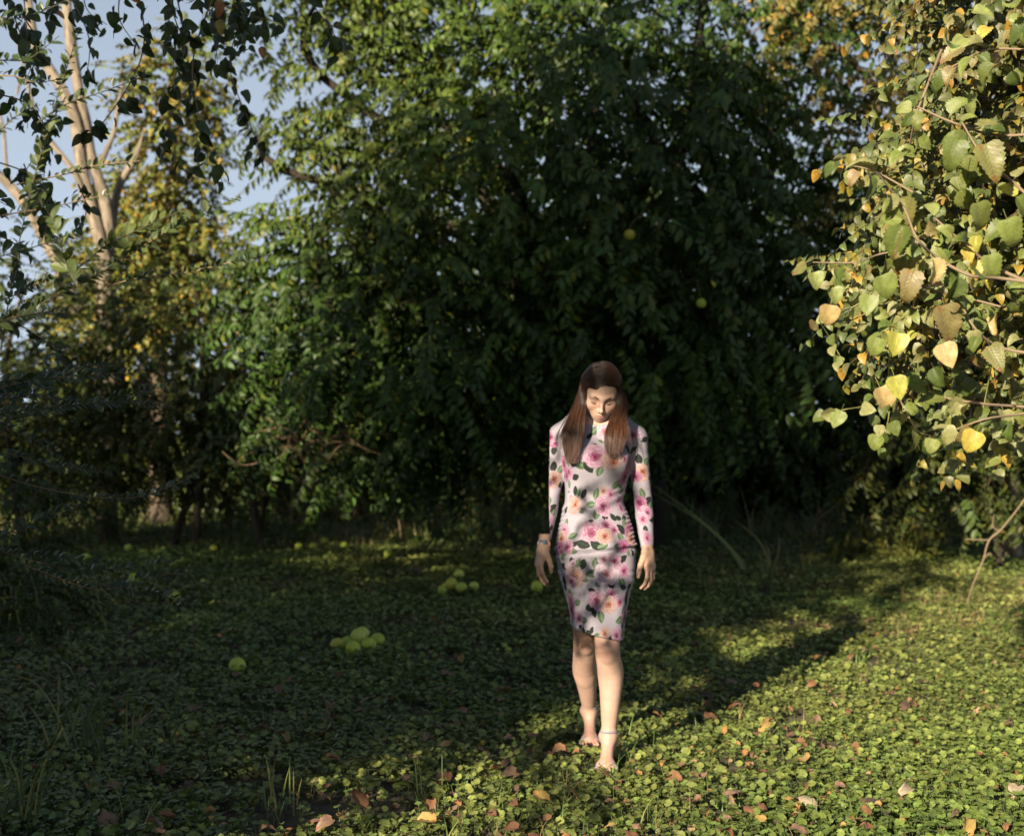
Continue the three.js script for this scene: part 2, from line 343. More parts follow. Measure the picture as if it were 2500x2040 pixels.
// (foliage helpers)
// points through the shells of ellipsoids; thin is the share kept
function lobePoints(lobes, perM2) {
  const out = [];
  for (const [c, rx, ry, rz, thin = 1, inner = 0.55] of lobes) {
    const n = Math.round((rx * ry + ry * rz + rx * rz) * 4.19 * perM2 * thin);
    for (let k = 0; k < n; k++) { const d = randDir(), q = Math.cbrt(R(inner ** 3, 1)), w = 0.85 + 0.3 * nz(d.x * 3 + c.x + 20, d.y * 3 + d.z * 2 + 30, 64); out.push([V(c.x + d.x * rx * q * w, c.y + d.y * ry * q * w, c.z + d.z * rz * q * w), d]); }
  }
  return out;
}
function crown(name, parent, base, pts, set, color, scale = [0.8, 1.3], mat = M.crown, ground = 0.15) {
  const bins = set.map((g) => ({ g, m: [], c: [] }));
  for (const [p, d] of pts) {
    if (p.y < ground) continue;
    const b = pick(bins), az = Math.atan2(d.x, d.z) + R(-0.9, 0.9), s = R(...scale), e = new THREE.Euler(R(-0.35, 0.7) - d.y * 0.4, az, R(-0.4, 0.4), 'YXZ');
    b.m.push(new THREE.Matrix4().compose(p.clone().sub(base), new THREE.Quaternion().setFromEuler(e), V(s, s, s)));
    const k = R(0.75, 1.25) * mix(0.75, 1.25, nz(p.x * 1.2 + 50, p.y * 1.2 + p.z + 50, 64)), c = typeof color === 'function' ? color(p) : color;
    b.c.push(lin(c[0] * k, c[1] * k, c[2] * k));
  }
  for (const b of bins) if (b.m.length) {
    const im = new THREE.InstancedMesh(b.g, mat, b.m.length); im.name = name; im.castShadow = im.receiveShadow = true; im.userData.kind = 'stuff';
    b.m.forEach((m, k) => { im.setMatrixAt(k, m); im.setColorAt(k, b.c[k]); });
    parent.add(im);
  }
}
function local(points, base) { return points.map((p) => p.clone().sub(base)); }
function limb(parent, base, points, radii, mat, name = 'limb', sides = 8) { return part(name, tube(local(points, base), radii, sides, 5, 0.12), mat, parent); }
// a trunk that leads to limbs, one to the middle of each lobe
function skeleton(t, base, top, r, lobes, mat, seed = 1) {
  const keep = rnd; rnd = mulberry(seed);
  limb(t, base, [V(base.x, -0.1, base.z), V(base.x + R(-0.1, 0.1), top.y * 0.4, base.z + R(-0.1, 0.1)), top], [r * 1.35, r, r * 0.8], mat, 'trunk', 10);
  for (const [c, rx, ry, rz] of lobes) limb(t, base, [top.clone().add(V(0, -0.15, 0)), top.clone().lerp(c, 0.5).add(V(R(-0.3, 0.3), R(0, 0.4), R(-0.3, 0.3))), c, c.clone().add(V(R(-0.5, 0.5) * rx, ry * 0.6, R(-0.5, 0.5) * rz))], [r * 0.55, r * 0.3, r * 0.18, r * 0.05], mat, 'limb', 6);
  rnd = keep;
}
// ------------------------------------------------------------------ the trees that close the clearing
const osageC = [0.06, 0.112, 0.018], lobe = (px, py, Z, rx, ry, rz, thin = 1, inner) => [at(px, py, Z), rx, ry, rz, thin, inner];
const centre = [lobe(1360, 560, 16, 2.9, 2.7, 3.0), lobe(1020, 800, 14.3, 1.7, 1.3, 1.5), lobe(1640, 760, 14.3, 1.9, 1.3, 1.6), lobe(1450, 100, 16, 3.0, 2.0, 2.0, 0.6), lobe(1150, -120, 16, 2.2, 1.3, 1.6, 0.7), lobe(1750, -100, 16, 2.2, 1.4, 1.6, 0.7), lobe(830, -120, 16.3, 1.6, 1.1, 1.3, 0.5), lobe(790, 740, 14.6, 0.95, 1.1, 1.1), lobe(1870, 480, 15, 1.5, 1.7, 1.5, 0.8), lobe(1330, 950, 15.5, 1.6, 0.9, 1.2), lobe(900, 1000, 16.5, 1.7, 1.0, 1.3), lobe(1250, 430, 13.6, 1.2, 1.0, 0.9), lobe(1600, 350, 13.4, 1.1, 1.3, 0.9)];
const leftUp = [lobe(1000, 200, 16, 1.6, 1.4, 1.4, 0.4), lobe(740, 120, 16.5, 1.2, 1.4, 1.0, 0.24), lobe(640, 380, 16, 0.6, 0.9, 0.6, 0.1), lobe(860, 470, 15.4, 0.9, 0.8, 0.9, 0.55), lobe(760, 640, 15.6, 0.7, 0.6, 0.8, 0.6)];
let osageTree;
{
  rnd = mulberry(41);
  const base = V(1.7, 0, -17.6), t = osageTree = thing('osage_tree', 'huge dark green tree with drooping leafy branches filling the middle behind the woman', 'tree', base);
  skeleton(t, base, V(1.2, 2.6, -17.2), 0.26, [...centre, ...leftUp], M.darkBark, 5);
  crown('crown', t, base, lobePoints(centre, 12), S.osage, (p) => { const q = smooth(2.6, 4.6, p.y) * smooth(1.5, -2, p.x); return [mix(0.056, 0.09, q), mix(0.112, 0.135, q), 0.018]; }, [0.95, 1.5]);  // tint brightens upwards and to the left: sunlight put into the colour
  crown('crown', t, base, lobePoints(leftUp, 13), S.osage, [0.1, 0.145, 0.022], [0.9, 1.35]);  // upper left leaves tinted lighter and yellower to look sunlit
}
const brush = (p) => [0.075 * R(0.8, 1.3), 0.115, 0.022];
{
  rnd = mulberry(42);
  const base = at(470, 1250, 17); base.y = 0;
  const L = [lobe(480, 850, 18, 1.6, 1.5, 1.2, 0.9), lobe(250, 900, 18.5, 1.6, 1.5, 1.2, 0.9), lobe(60, 850, 18, 1.5, 1.8, 1.2, 0.9), lobe(640, 1000, 17.5, 1.0, 0.9, 0.9, 0.9), lobe(420, 1080, 18.5, 1.6, 0.8, 1.2, 1), lobe(120, 1090, 18.5, 1.6, 0.8, 1.2, 1), lobe(640, 850, 19, 1.1, 0.8, 1, 0.9)];
  const t = thing('leafy_thicket', 'tangled green and yellow thicket below the pale trunks at the left', 'thicket', base);
  for (const [c] of L) limb(t, base, [V(c.x, -0.1, c.z), c.clone().add(V(R(-0.4, 0.4), -0.3, 0)), c.clone().add(V(R(-0.6, 0.6), 1, 0))], [0.06, 0.04, 0.01], M.greyBark, 'stem', 6);
  crown('foliage', t, base, lobePoints(L, 14), S.small, brush, [0.9, 1.4]);
}
{
  rnd = mulberry(43);
  const base = at(395, 1200, 23); base.y = 0;
  const L = [lobe(400, 420, 23, 0.85, 2.3, 0.8, 1, 0.2), lobe(350, 620, 22.5, 1.0, 1.5, 0.9, 1, 0.2), lobe(440, 200, 23.5, 0.7, 1.1, 0.7, 0.6, 0.2), lobe(470, 680, 22, 0.8, 1.1, 0.8, 1, 0.2), lobe(260, 760, 23, 1.0, 0.9, 0.9, 1, 0.2)];
  const t = thing('ivy_clad_tree', 'tree wrapped in sunlit yellow green vines right of the pale trunks', 'tree', base);
  skeleton(t, base, at(400, 500, 23), 0.16, L, M.greyBark, 8);
  crown('crown', t, base, lobePoints(L, 26), S.heart, (p) => [0.19 * R(0.8, 1.2), 0.21, 0.04], [0.75, 1.2]);
}
{
  rnd = mulberry(44);
  const base = at(255, 1200, 20); base.y = 0;
  const t = thing('pale_barked_tree', 'leaning tree with several smooth pale bare limbs against the sky', 'tree', base), Q = (a, Z = 20) => a.map(([x, y]) => at(x, y, Z));
  limb(t, base, [base.clone().add(V(0.05, -0.1, 0)), at(262, 900, 20), at(250, 620, 20)], [0.17, 0.14, 0.12], M.paleBark, 'trunk', 10);
  limb(t, base, Q([[255, 640], [244, 585], [221, 502], [198, 405], [184, 295], [152, 221], [85, 106], [69, 0], [50, -120]]), [0.11, 0.105, 0.1, 0.095, 0.09, 0.085, 0.075, 0.06, 0.05], M.paleBark);
  limb(t, base, Q([[262, 660], [262, 535], [246, 461], [221, 382], [207, 300], [189, 207], [173, 106], [162, 0], [170, -150]], 20.1), [0.11, 0.1, 0.095, 0.09, 0.085, 0.08, 0.08, 0.075, 0.055], M.paleBark);
  limb(t, base, Q([[205, 480], [175, 410], [129, 355], [92, 295], [60, 180]], 19.9), [0.05, 0.045, 0.04, 0.035, 0.02], M.paleBark);
  limb(t, base, Q([[245, 400], [262, 360], [278, 325], [284, 280], [300, 200]], 20.05), [0.045, 0.04, 0.035, 0.03, 0.02], M.paleBark);
  limb(t, base, Q([[190, 760], [160, 690], [138, 640], [92, 553], [46, 479], [-10, 420]], 19.6), [0.09, 0.09, 0.085, 0.08, 0.07, 0.06], M.paleBark);
  limb(t, base, Q([[270, 560], [292, 450], [325, 395], [350, 330]], 20.6), [0.07, 0.06, 0.05, 0.03], M.paleBark);
  limb(t, base, Q([[60, 500], [20, 430], [5, 300], [-30, 200]], 20), [0.03, 0.025, 0.02, 0.015], M.paleBark);
  limb(t, base, Q([[40, 230], [55, 160], [35, 90]], 20), [0.02, 0.018, 0.01], M.paleBark);
}
{
  rnd = mulberry(45);
  const base = at(2420, 1290, 16); base.y = 0;
  const L = [lobe(2250, 60, 14.5, 1.6, 1.3, 1.0, 0.75), lobe(2450, 300, 14, 1.3, 1.6, 1.0, 0.8), lobe(2060, 130, 15, 0.9, 1.0, 0.9, 0.6), lobe(2250, 620, 14, 1.3, 1.2, 1.0, 0.7), lobe(2450, 800, 13.5, 1.2, 1.3, 1.0, 0.9), lobe(2330, 1050, 14.2, 1.0, 0.9, 0.8, 0.9)];
  const t = thing('golden_tree', 'tree with yellowing tan and green autumn leaves at the upper right', 'tree', base);
  limb(t, base, [base.clone().add(V(0.2, -0.1, 0)), at(2430, 800, 14.5), at(2360, 300, 14.5), at(2300, 60, 14.6), at(2250, -200, 14.8)], [0.16, 0.14, 0.12, 0.12, 0.1], M.paleBark, 'trunk', 10);
  for (const [c, rx] of L) limb(t, base, [at(2390, 500, 14.5), c, c.clone().add(V(-rx * 0.7, 0.5, 0))], [0.06, 0.03, 0.008], M.greyBark);
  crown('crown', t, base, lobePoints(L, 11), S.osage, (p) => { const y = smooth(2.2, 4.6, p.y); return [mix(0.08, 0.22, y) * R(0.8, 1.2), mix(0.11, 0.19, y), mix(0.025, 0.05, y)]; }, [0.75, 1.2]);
}
{
  rnd = mulberry(46);
  const base = at(2400, 1290, 15); base.y = 0;
  const L = [lobe(2420, 1080, 14.5, 0.9, 0.9, 0.8), lobe(2250, 1130, 16, 0.9, 0.7, 0.8, 0.7), lobe(2560, 1000, 14, 0.9, 1.2, 0.8)];
  const t = thing('dark_shrub', 'dark leafy shrub in shade at the right edge above the sunny strip', 'shrub', base);
  for (const [c] of L) limb(t, base, [V(c.x + 0.1, -0.1, c.z), c, c.clone().add(V(0.2, 0.5, 0))], [0.04, 0.025, 0.008], M.darkBark, 'stem', 6);
  crown('foliage', t, base, lobePoints(L, 11), S.small, [0.07, 0.11, 0.025], [0.8, 1.3]);
}
{   // the wood behind: no sky below the tops of these
  rnd = mulberry(47);
  const spots = [[-12, 24, 3.6], [-9.2, 27, 3.4], [-6.4, 27.5, 3.2], [-3.6, 26, 3.2], [-0.8, 25, 5.6], [2.2, 25, 6.6], [5.2, 24, 6.6], [8.4, 23, 6], [11, 21, 5.4]];
  const words = ['bushy tree at the far left edge of the wood', 'low rounded tree far behind the ivy clad tree', 'low bushy tree below the open sky left of the big tree', 'dense tree behind the left skirt of the big tree', 'dense dark tree directly behind the big tree', 'tall dark tree in the gloom right of the woman', 'dark tree behind the hollow under the branches at the right', 'tree in deep shade behind the golden tree', 'tree at the far right edge of the wood'];
  spots.forEach(([x, Z, h], k) => {
    const base = V(x, 0, -Z), L = [[V(x, h * 0.5, -Z), 2.1, h * 0.52, 1.5, 1, 0.5], [V(x + R(-1, 1), h * 0.25, -Z + 1), 1.8, h * 0.3, 1, 1, 0.3], [V(x + 1.4, 0.7, -Z + 0.6), 1.7, 0.9, 0.8, 1, 0.2], [V(x - 1.2, 0.8, -Z + 0.8), 1.7, 1.0, 0.8, 1, 0.2]];
    const t = thing('background_tree', words[k], 'tree', base);
    skeleton(t, base, V(x, h * 0.4, -Z), 0.15, L, M.darkBark, 50 + k);
    crown('crown', t, base, lobePoints(L, 14), S.osage, [0.055 * R(0.8, 1.3), 0.095, 0.018], [1.4, 2.1]);
  });
}
{ // rank undergrowth where the lawn runs out under the trees
  rnd = mulberry(49);
  const t = thing('undergrowth', 'low tangled weeds and seedlings along the dim back edge of the clearing', 'weeds', V(0, 0, 0), null, 'stuff'), pts = [];
  for (let k = 0; k < 1500; k++) { const x = R(-8, 9), n = nz(x * 0.9 + 40, 3.3, 64), Z = 16.6 + 4 * rnd() + n * 1.8 + Math.abs(x) * 0.05; if (nz(x * 1.6 + 20, Z * 1.6, 64) < 0.38) continue; pts.push([V(x, R(0.05, 0.2 + 0.75 * n), -Z), V(R(-1, 1), R(-0.6, 0.2), R(0, 1))]); }
  crown('foliage', t, V(0, 0, 0), pts, S.small, () => pick([[0.06, 0.1, 0.02], [0.08, 0.11, 0.024], [0.11, 0.1, 0.035]]), [0.4, 0.8], M.crown, 0.02);
}
// the tall trees behind and to the left of the camera, whose shade lies over the clearing; u runs across the sunlight, w along it
const uw = (u, w, y) => V(u * Math.cos(AZ) + w * Math.sin(AZ), y, u * Math.sin(AZ) - w * Math.cos(AZ));
{
  rnd = mulberry(48);
  const T = [[-4.55, -4, 11.8, 1.2, 11], [-6.6, -4.6, 11.2, 1.4, 6], [-8.7, -4, 6.6, 1.3, 10], [-11.6, -3.6, 9.6, 1.5, 9], [-5.4, -7.5, 12.5, 1.4, 8], [-13.6, -3, 8.6, 1.2, 8]];
  const words = ['tall shade tree close behind the camera', 'tallest shade tree left behind the camera', 'broad shade tree left of the camera', 'shorter shade tree further left of the camera', 'second tall shade tree standing behind the close one', 'slender shade tree farthest left of the camera'];
  T.forEach(([u, w, h, r, n], k) => {
    const base = uw(u, w, 0), L = [];
    for (let y = 0.8; y < h; y += 1.3) L.push([uw(u + R(-0.25, 0.25) - (k === 0 && y < 3.2 ? 0.55 : 0), w + R(-0.4, 0.4), y), r * R(0.85, 1.1), 1.1, r, 1, 0.2]);
    const t = thing('shade_tree', words[k], 'tree', base);
    skeleton(t, base, uw(u, w, h * 0.55), 0.2, L.slice(-4), M.darkBark, 70 + k);
    const fill = lobePoints(L, n), edge = k === 0 ? 1300 : 300;
    for (let j = 0; j < edge; j++) { const y = R(0.5, h), e = (nz(y * 1.1 + k * 9 + 5, 7.3, 64) - 0.5) * 0.3 + (k === 0 ? 0.14 - 0.75 * smooth(3.5, 2.6, y) + 0.2 * smooth(3.3, 4.0, y) - 0.3 * Math.exp(-(((y - 5) / 0.4) ** 2)) : -0.2), q = u + mix(-r, r + (k === 0 ? 0.38 : 0) + e, rnd()); fill.push([uw(q, w + R(-0.9, 0.9), y), randDir()]); }
    const open_ = k === 0 ? fill.filter(([p]) => { const pu = p.x * Math.cos(AZ) + p.z * Math.sin(AZ); return !(pu > -4.25 && pu < -3.2 && p.y > 7.1 && p.y < 8.4); }) : fill;   // a gap in the crown
    crown('crown', t, base, open_, S.heart, [0.06, 0.1, 0.025], [1.2, 1.8]);
  });
}

// ------------------------------------------------------------------ the woman
// a surface through a distance field, one vertex per cell that the surface crosses
function netSurface(f, lo, hi, cell) {
  const nx = Math.ceil((hi.x - lo.x) / cell) + 1, ny = Math.ceil((hi.y - lo.y) / cell) + 1, nz_ = Math.ceil((hi.z - lo.z) / cell) + 1, G = new Float32Array(nx * ny * nz_), sx = 1, sy = nx, sz = nx * ny;
  for (let k = 0, o = 0; k < nz_; k++) for (let j = 0; j < ny; j++) for (let i = 0; i < nx;) {
    const d = f(lo.x + i * cell, lo.y + j * cell, lo.z + k * cell);
    G[o++] = d; i++;
    for (let skip = Math.min(nx - i, Math.floor(Math.abs(d) * 0.5 / cell) - 2); skip > 0; skip--) { G[o++] = d; i++; }   // far from the surface the sign holds
  }
  const ids = new Int32Array(nx * ny * nz_).fill(-1), pos = [], idx = [];
  for (let k = 0; k < nz_ - 1; k++) for (let j = 0; j < ny - 1; j++) for (let i = 0; i < nx - 1; i++) {
    const o = i + j * sy + k * sz; let n = 0, X = 0, Y = 0, Z = 0;
    for (let c = 0; c < 8; c++) for (let ax = 0; ax < 3; ax++) {
      if (c >> ax & 1) continue;
      const a = o + (c & 1) + (c >> 1 & 1) * sy + (c >> 2 & 1) * sz, b = a + [sx, sy, sz][ax], A = G[a], B = G[b];
      if (A < 0 === B < 0) continue;
      const t = A / (A - B); n++;
      X += (c & 1) + (ax === 0 ? t : 0); Y += (c >> 1 & 1) + (ax === 1 ? t : 0); Z += (c >> 2 & 1) + (ax === 2 ? t : 0);
    }
    if (n) { ids[o] = pos.length / 3; pos.push(lo.x + (i + X / n) * cell, lo.y + (j + Y / n) * cell, lo.z + (k + Z / n) * cell); }
  }
  const quad = (a, b, c, d, flip) => { if (flip) idx.push(a, c, b, a, d, c); else idx.push(a, b, c, a, c, d); };
  for (let k = 1; k < nz_ - 1; k++) for (let j = 1; j < ny - 1; j++) for (let i = 1; i < nx - 1; i++) {
    const o = i + j * sy + k * sz, s = G[o] < 0;
    if (s !== G[o + sx] < 0) quad(ids[o - sy - sz], ids[o - sz], ids[o], ids[o - sy], !s);
    if (s !== G[o + sy] < 0) quad(ids[o - sx - sz], ids[o - sx], ids[o], ids[o - sz], !s);
    if (s !== G[o + sz] < 0) quad(ids[o - sx - sy], ids[o - sy], ids[o], ids[o - sx], !s);
  }
  const nor = new Float32Array(pos.length), e = cell * 0.5;
  for (let v = 0; v < pos.length; v += 3) {
    const x = pos[v], y = pos[v + 1], z = pos[v + 2], gx = f(x + e, y, z) - f(x - e, y, z), gy = f(x, y + e, z) - f(x, y - e, z), gz = f(x, y, z + e) - f(x, y, z - e), l = Math.hypot(gx, gy, gz) || 1;
    nor[v] = gx / l; nor[v + 1] = gy / l; nor[v + 2] = gz / l;
  }
  return { pos: new Float32Array(pos), nor, idx };
}
const smin = (a, b, k) => { const h = Math.max(k - Math.abs(a - b), 0) / k; return Math.min(a, b) - h * h * k * 0.25; };
const cone = (a, b, r1, r2) => { const dx = b.x - a.x, dy = b.y - a.y, dz = b.z - a.z, q = 1 / (dx * dx + dy * dy + dz * dz); return (x, y, z) => { const t = clamp(((x - a.x) * dx + (y - a.y) * dy + (z - a.z) * dz) * q, 0, 1); return Math.hypot(x - a.x - dx * t, y - a.y - dy * t, z - a.z - dz * t) - (r1 + (r2 - r1) * t); }; };
const chain = (pts, radii, n = 18) => {   // one smooth tapering limb
  const cv = new THREE.CatmullRomCurve3(pts, false, 'centripetal'), rs = spline(radii.map((_, k) => k / (radii.length - 1)), radii), lens = [0], q = [];
  for (let k = 1; k < pts.length; k++) lens.push(lens[k - 1] + pts[k].distanceTo(pts[k - 1]));
  for (let k = 0; k <= n; k++) q.push([cv.getPoint(k / n), rs(k / n)]);
  const c = []; for (let k = 0; k < n; k++) c.push(cone(q[k][0], q[k + 1][0], q[k][1], q[k + 1][1]));
  return (x, y, z) => { let d = 1e3; for (const f of c) d = Math.min(d, f(x, y, z)); return d; };
};
const ball = (c, rx, ry = rx, rz = rx) => { const m = Math.min(rx, ry, rz); return (x, y, z) => { const a = (x - c.x) / rx, b = (y - c.y) / ry, d = (z - c.z) / rz, k = Math.sqrt(a * a + b * b + d * d); return rx === ry && ry === rz ? (k - 1) * rx : k < 1e-4 ? -m : k * (k - 1) / Math.sqrt((a / rx) ** 2 + (b / ry) ** 2 + (d / rz) ** 2); }; };
const spline = (xs, ys) => { // monotone in between: smooth interpolation through a table, xs ascending
  const n = xs.length, m = ys.map((_, i) => i === 0 ? (ys[1] - ys[0]) / (xs[1] - xs[0]) : i === n - 1 ? (ys[n - 1] - ys[n - 2]) / (xs[n - 1] - xs[n - 2]) : (ys[i + 1] - ys[i - 1]) / (xs[i + 1] - xs[i - 1]));
  return (x) => { if (x <= xs[0]) return ys[0]; if (x >= xs[n - 1]) return ys[n - 1]; let i = 0; while (x > xs[i + 1]) i++; const h = xs[i + 1] - xs[i], t = (x - xs[i]) / h, a = t * t, b = a * t; return (2 * b - 3 * a + 1) * ys[i] + (b - 2 * a + t) * h * m[i] + (3 * a - 2 * b) * ys[i + 1] + (b - a) * h * m[i + 1]; };
};
{
  rnd = mulberry(61);
  const base = V(0.38, 0, -5.8), woman = thing('person', 'woman in a long sleeved floral dress walking with her head bowed', 'person', base);
  const P = (px, py, Z) => at(px, py, Z).sub(base);
  // --- torso, as half widths and depths along its height
  const rows = [[1020, 1402, 1514, 0.052, 0.06, 5.87], [1040, 1386, 1530, 0.074, 0.085, 5.868], [1075, 1378, 1540, 0.092, 0.1, 5.862], [1112, 1376, 1542, 0.106, 0.1, 5.858], [1152, 1378, 1538, 0.109, 0.096, 5.856], [1195, 1380, 1525, 0.094, 0.09, 5.856], [1224, 1379, 1522, 0.091, 0.092, 5.856], [1253, 1372, 1533, 0.095, 0.1, 5.856], [1299, 1361, 1548, 0.1, 0.118, 5.86], [1345, 1357, 1552, 0.101, 0.128, 5.862], [1403, 1365, 1549.5, 0.1, 0.125, 5.86], [1451, 1380, 1538, 0.108, 0.112, 5.85], [1509, 1396, 1525, 0.136, 0.13, 5.83], [1575, 1398, 1520, 0.165, 0.17, 5.82]].reverse();
  const ys = rows.map((r) => P(1460, r[1 - 1], 5.85).y), col = (fn) => spline(ys, rows.map(fn));
  const tc = col((r) => (P(r[1], r[0], 5.85).x + P(r[2], r[0], 5.85).x) / 2), ta = col((r) => (P(r[2], r[0], 5.85).x - P(r[1], r[0], 5.85).x) / 2), tf = col((r) => r[3]), tb = col((r) => r[4]), tz = col((r) => -r[5] - base.z);
  const yTop = ys[ys.length - 1], yy = (py) => P(1460, py, 5.75).y;
  const fold = (y, py, w, amp) => { const q = (y - yy(py)) / w; return Math.abs(q) > 3 ? 0 : amp * Math.exp(-q * q); };
  const torsoRaw = (x, y, z) => {
    const c = tc(y), a = ta(y), q = z - tz(y), b = q > 0 ? tf(y) : tb(y), X = Math.abs(x - c) / a, Z = Math.abs(q) / b, k = Math.pow(Math.pow(X, 2.25) + Math.pow(Z, 2.25), 1 / 2.25);
    return Math.max((k - 1) * Math.min(a, b) * 0.96, (y - yTop) * 0.8);
  };
  const LL = { inner: -1, hip: P(1488, 1420, 5.83), knee: P(1483, 1588, 5.7), calf: P(1491, 1648, 5.735), shin: P(1489, 1728, 5.735), ankle: P(1486, 1794, 5.735), heel: P(1486, 1818, 5.785), ball: P(1479.5, 1868, 5.655) };
  const LR = { inner: 1, hip: P(1432, 1420, 5.87), knee: P(1429, 1572, 5.92), calf: P(1428, 1632, 6.02), shin: P(1435, 1690, 6.1), ankle: P(1438.5, 1733, 6.17), heel: P(1441, 1757, 6.225), ball: P(1441, 1805, 6.09) };
  const thighs = [LL, LR].map((o) => chain([o.hip, o.knee, o.calf], [0.068, 0.062, 0.06], 8));
  const bust = [ball(P(1428, 1118, 5.775), 0.052, 0.055, 0.045), ball(P(1494, 1120, 5.775), 0.052, 0.055, 0.045)];
  const torso = (x, y, z) => { let d = torsoRaw(x, y, z); for (const s of bust) d = smin(d, s(x, y, z), 0.07); return d; };
  // --- arms
  const J = {
    shR: P(1367, 1064, 5.875), elR: P(1346, 1200, 5.885), wrR: P(1328, 1322, 5.765),
    shL: P(1554, 1069, 5.875), elL: P(1569, 1208, 5.885), wrL: P(1580.5, 1337, 5.77),
    neck: P(1460, 1030, 5.868),
  };
  const arm = (s, e, w, grow) => {
    return chain([s, s.clone().lerp(e, 0.5), e, e.clone().lerp(w, 0.35), e.clone().lerp(w, 0.7), w], [0.046, 0.041, 0.037, 0.0368, 0.031, 0.0255].map((r) => r + grow), 16);
  };
  const cuff = (w, e) => { const n = w.clone().sub(e).normalize(); return (x, y, z) => (x - w.x) * n.x + (y - w.y) * n.y + (z - w.z) * n.z; };
  const slR = arm(J.shR, J.elR, J.wrR, 0.002), slL = arm(J.shL, J.elL, J.wrL, 0.002), cfR = cuff(J.wrR, J.elR), cfL = cuff(J.wrL, J.elL);
  const yokeR = cone(J.neck.clone().add(V(-0.05, 0.006, 0)), J.shR.clone().add(V(0.006, 0.008, 0)), 0.052, 0.043), yokeL = cone(J.neck.clone().add(V(0.05, 0.0, 0)), J.shL.clone().add(V(-0.006, 0.008, 0)), 0.052, 0.043);
  const wrinkle = (x, y, z) => {
    const X = x - tc(y), front = z > tz(y) ? 1 : 0.3, sd = Math.abs(X) / ta(y);
    let d = fold(y, 1338 - X * 40, 0.007, 0.006) - fold(y, 1349 - X * 60, 0.005, 0.005) + fold(y, 1357 - X * 30, 0.009, 0.003) + fold(y, 1531, 0.004, 0.004) + fold(y, 1440 - X * 60, 0.01, 0.0025) + fold(y, 1412 + X * 50, 0.012, 0.002) + fold(y, 1500 + X * 20, 0.012, 0.0025);
    d += fold(y, 1225 - (X - 0.07) * 330, 0.012, 0.005) * smooth(0.02, 0.1, X) + fold(y, 1204 - (X - 0.07) * 250, 0.01, 0.004) * smooth(0.02, 0.1, X) + fold(y, 1246 + (X + 0.1) * 120, 0.012, 0.003) * smooth(-0.04, -0.11, X);
    d += Math.sin(y * 330 + Math.sin(X * 60) * 2) * 0.0022 * smooth(0.72, 1, sd) * smooth(yy(1360), yy(1320), y) * smooth(yy(1225), yy(1260), y);
    d += Math.sin(y * 210 + X * 25) * 0.0009 * smooth(yy(1380), yy(1400), y);
    return d * front;
  };
  const armFold = (x, y, z) => (Math.sin(y * 150 + x * 120 + z * 90) + Math.sin(y * 74 - x * 90 + 1)) * 0.0005;
  const armsD = (x, y, z) => Math.min(Math.max(slR(x, y, z), cfR(x, y, z)), Math.max(slL(x, y, z), cfL(x, y, z))) - armFold(x, y, z);
  const hemPlane = (x, y) => yy(1549) - (x - tc(0.55)) * 0.2 - y;   // the hem drops a little to her left
  const neckHole = ball(P(1459, 1003, 5.835), 0.082, 0.066, 0.12);
  const dressSkin = (x, y, z) => { let d = torso(x, y, z) - wrinkle(x, y, z); d = smin(d, Math.min(yokeR(x, y, z), yokeL(x, y, z)), 0.06); if (y < 0.85) d = smin(d, smin(thighs[0](x, y, z), thighs[1](x, y, z), 0.12), 0.03); return d; };
    const dressF = (x, y, z) => Math.max(smin(dressSkin(x, y, z), armsD(x, y, z), 0.022), hemPlane(x, y), -neckHole(x, y, z) * 0.8);
  // --- printed cloth
  const print = (w, h, draw) => { const c = document.createElement('canvas'); c.width = w; c.height = h; const g = c.getContext('2d'); g.fillStyle = '#cdc2c6'; g.fillRect(0, 0, w, h); draw(g); const t = new THREE.CanvasTexture(c); t.colorSpace = THREE.SRGBColorSpace; t.anisotropy = 8; return t; };
  const PAL = { p: ['#deb4c3', '#c47c98', '#ad5076', '#8f3054', '#6f1b3a'], y: ['#e0bfb2', '#d19c82', '#bd7658', '#a2523c', '#7e3226'], m: ['#d08cab', '#b0527e', '#932e5c', '#761a42', '#5a102b'], w: ['#e8d4da', '#d8b2bf', '#ca8fa2', '#b96a78', '#a84c4a'] };
  function petal(g, x, y, r, a, wide, c0, c1) {
    g.save(); g.translate(x, y); g.rotate(a);
    const q = g.createRadialGradient(0, 0, r * 0.1, 0, 0, r); q.addColorStop(0, c1); q.addColorStop(0.75, c0); q.addColorStop(1, c0);
    g.fillStyle = q; g.beginPath(); g.moveTo(0, 0); g.bezierCurveTo(-r * wide, -r * 0.3, -r * wide, -r * 1.05, -r * 0.08, -r * (0.9 + R(0, 0.12))); g.bezierCurveTo(r * wide, -r * 1.1, r * wide, -r * 0.3, 0, 0); g.fill();
    g.strokeStyle = c1; g.globalAlpha = 0.5; g.lineWidth = r * 0.05; g.stroke(); g.restore();
  }
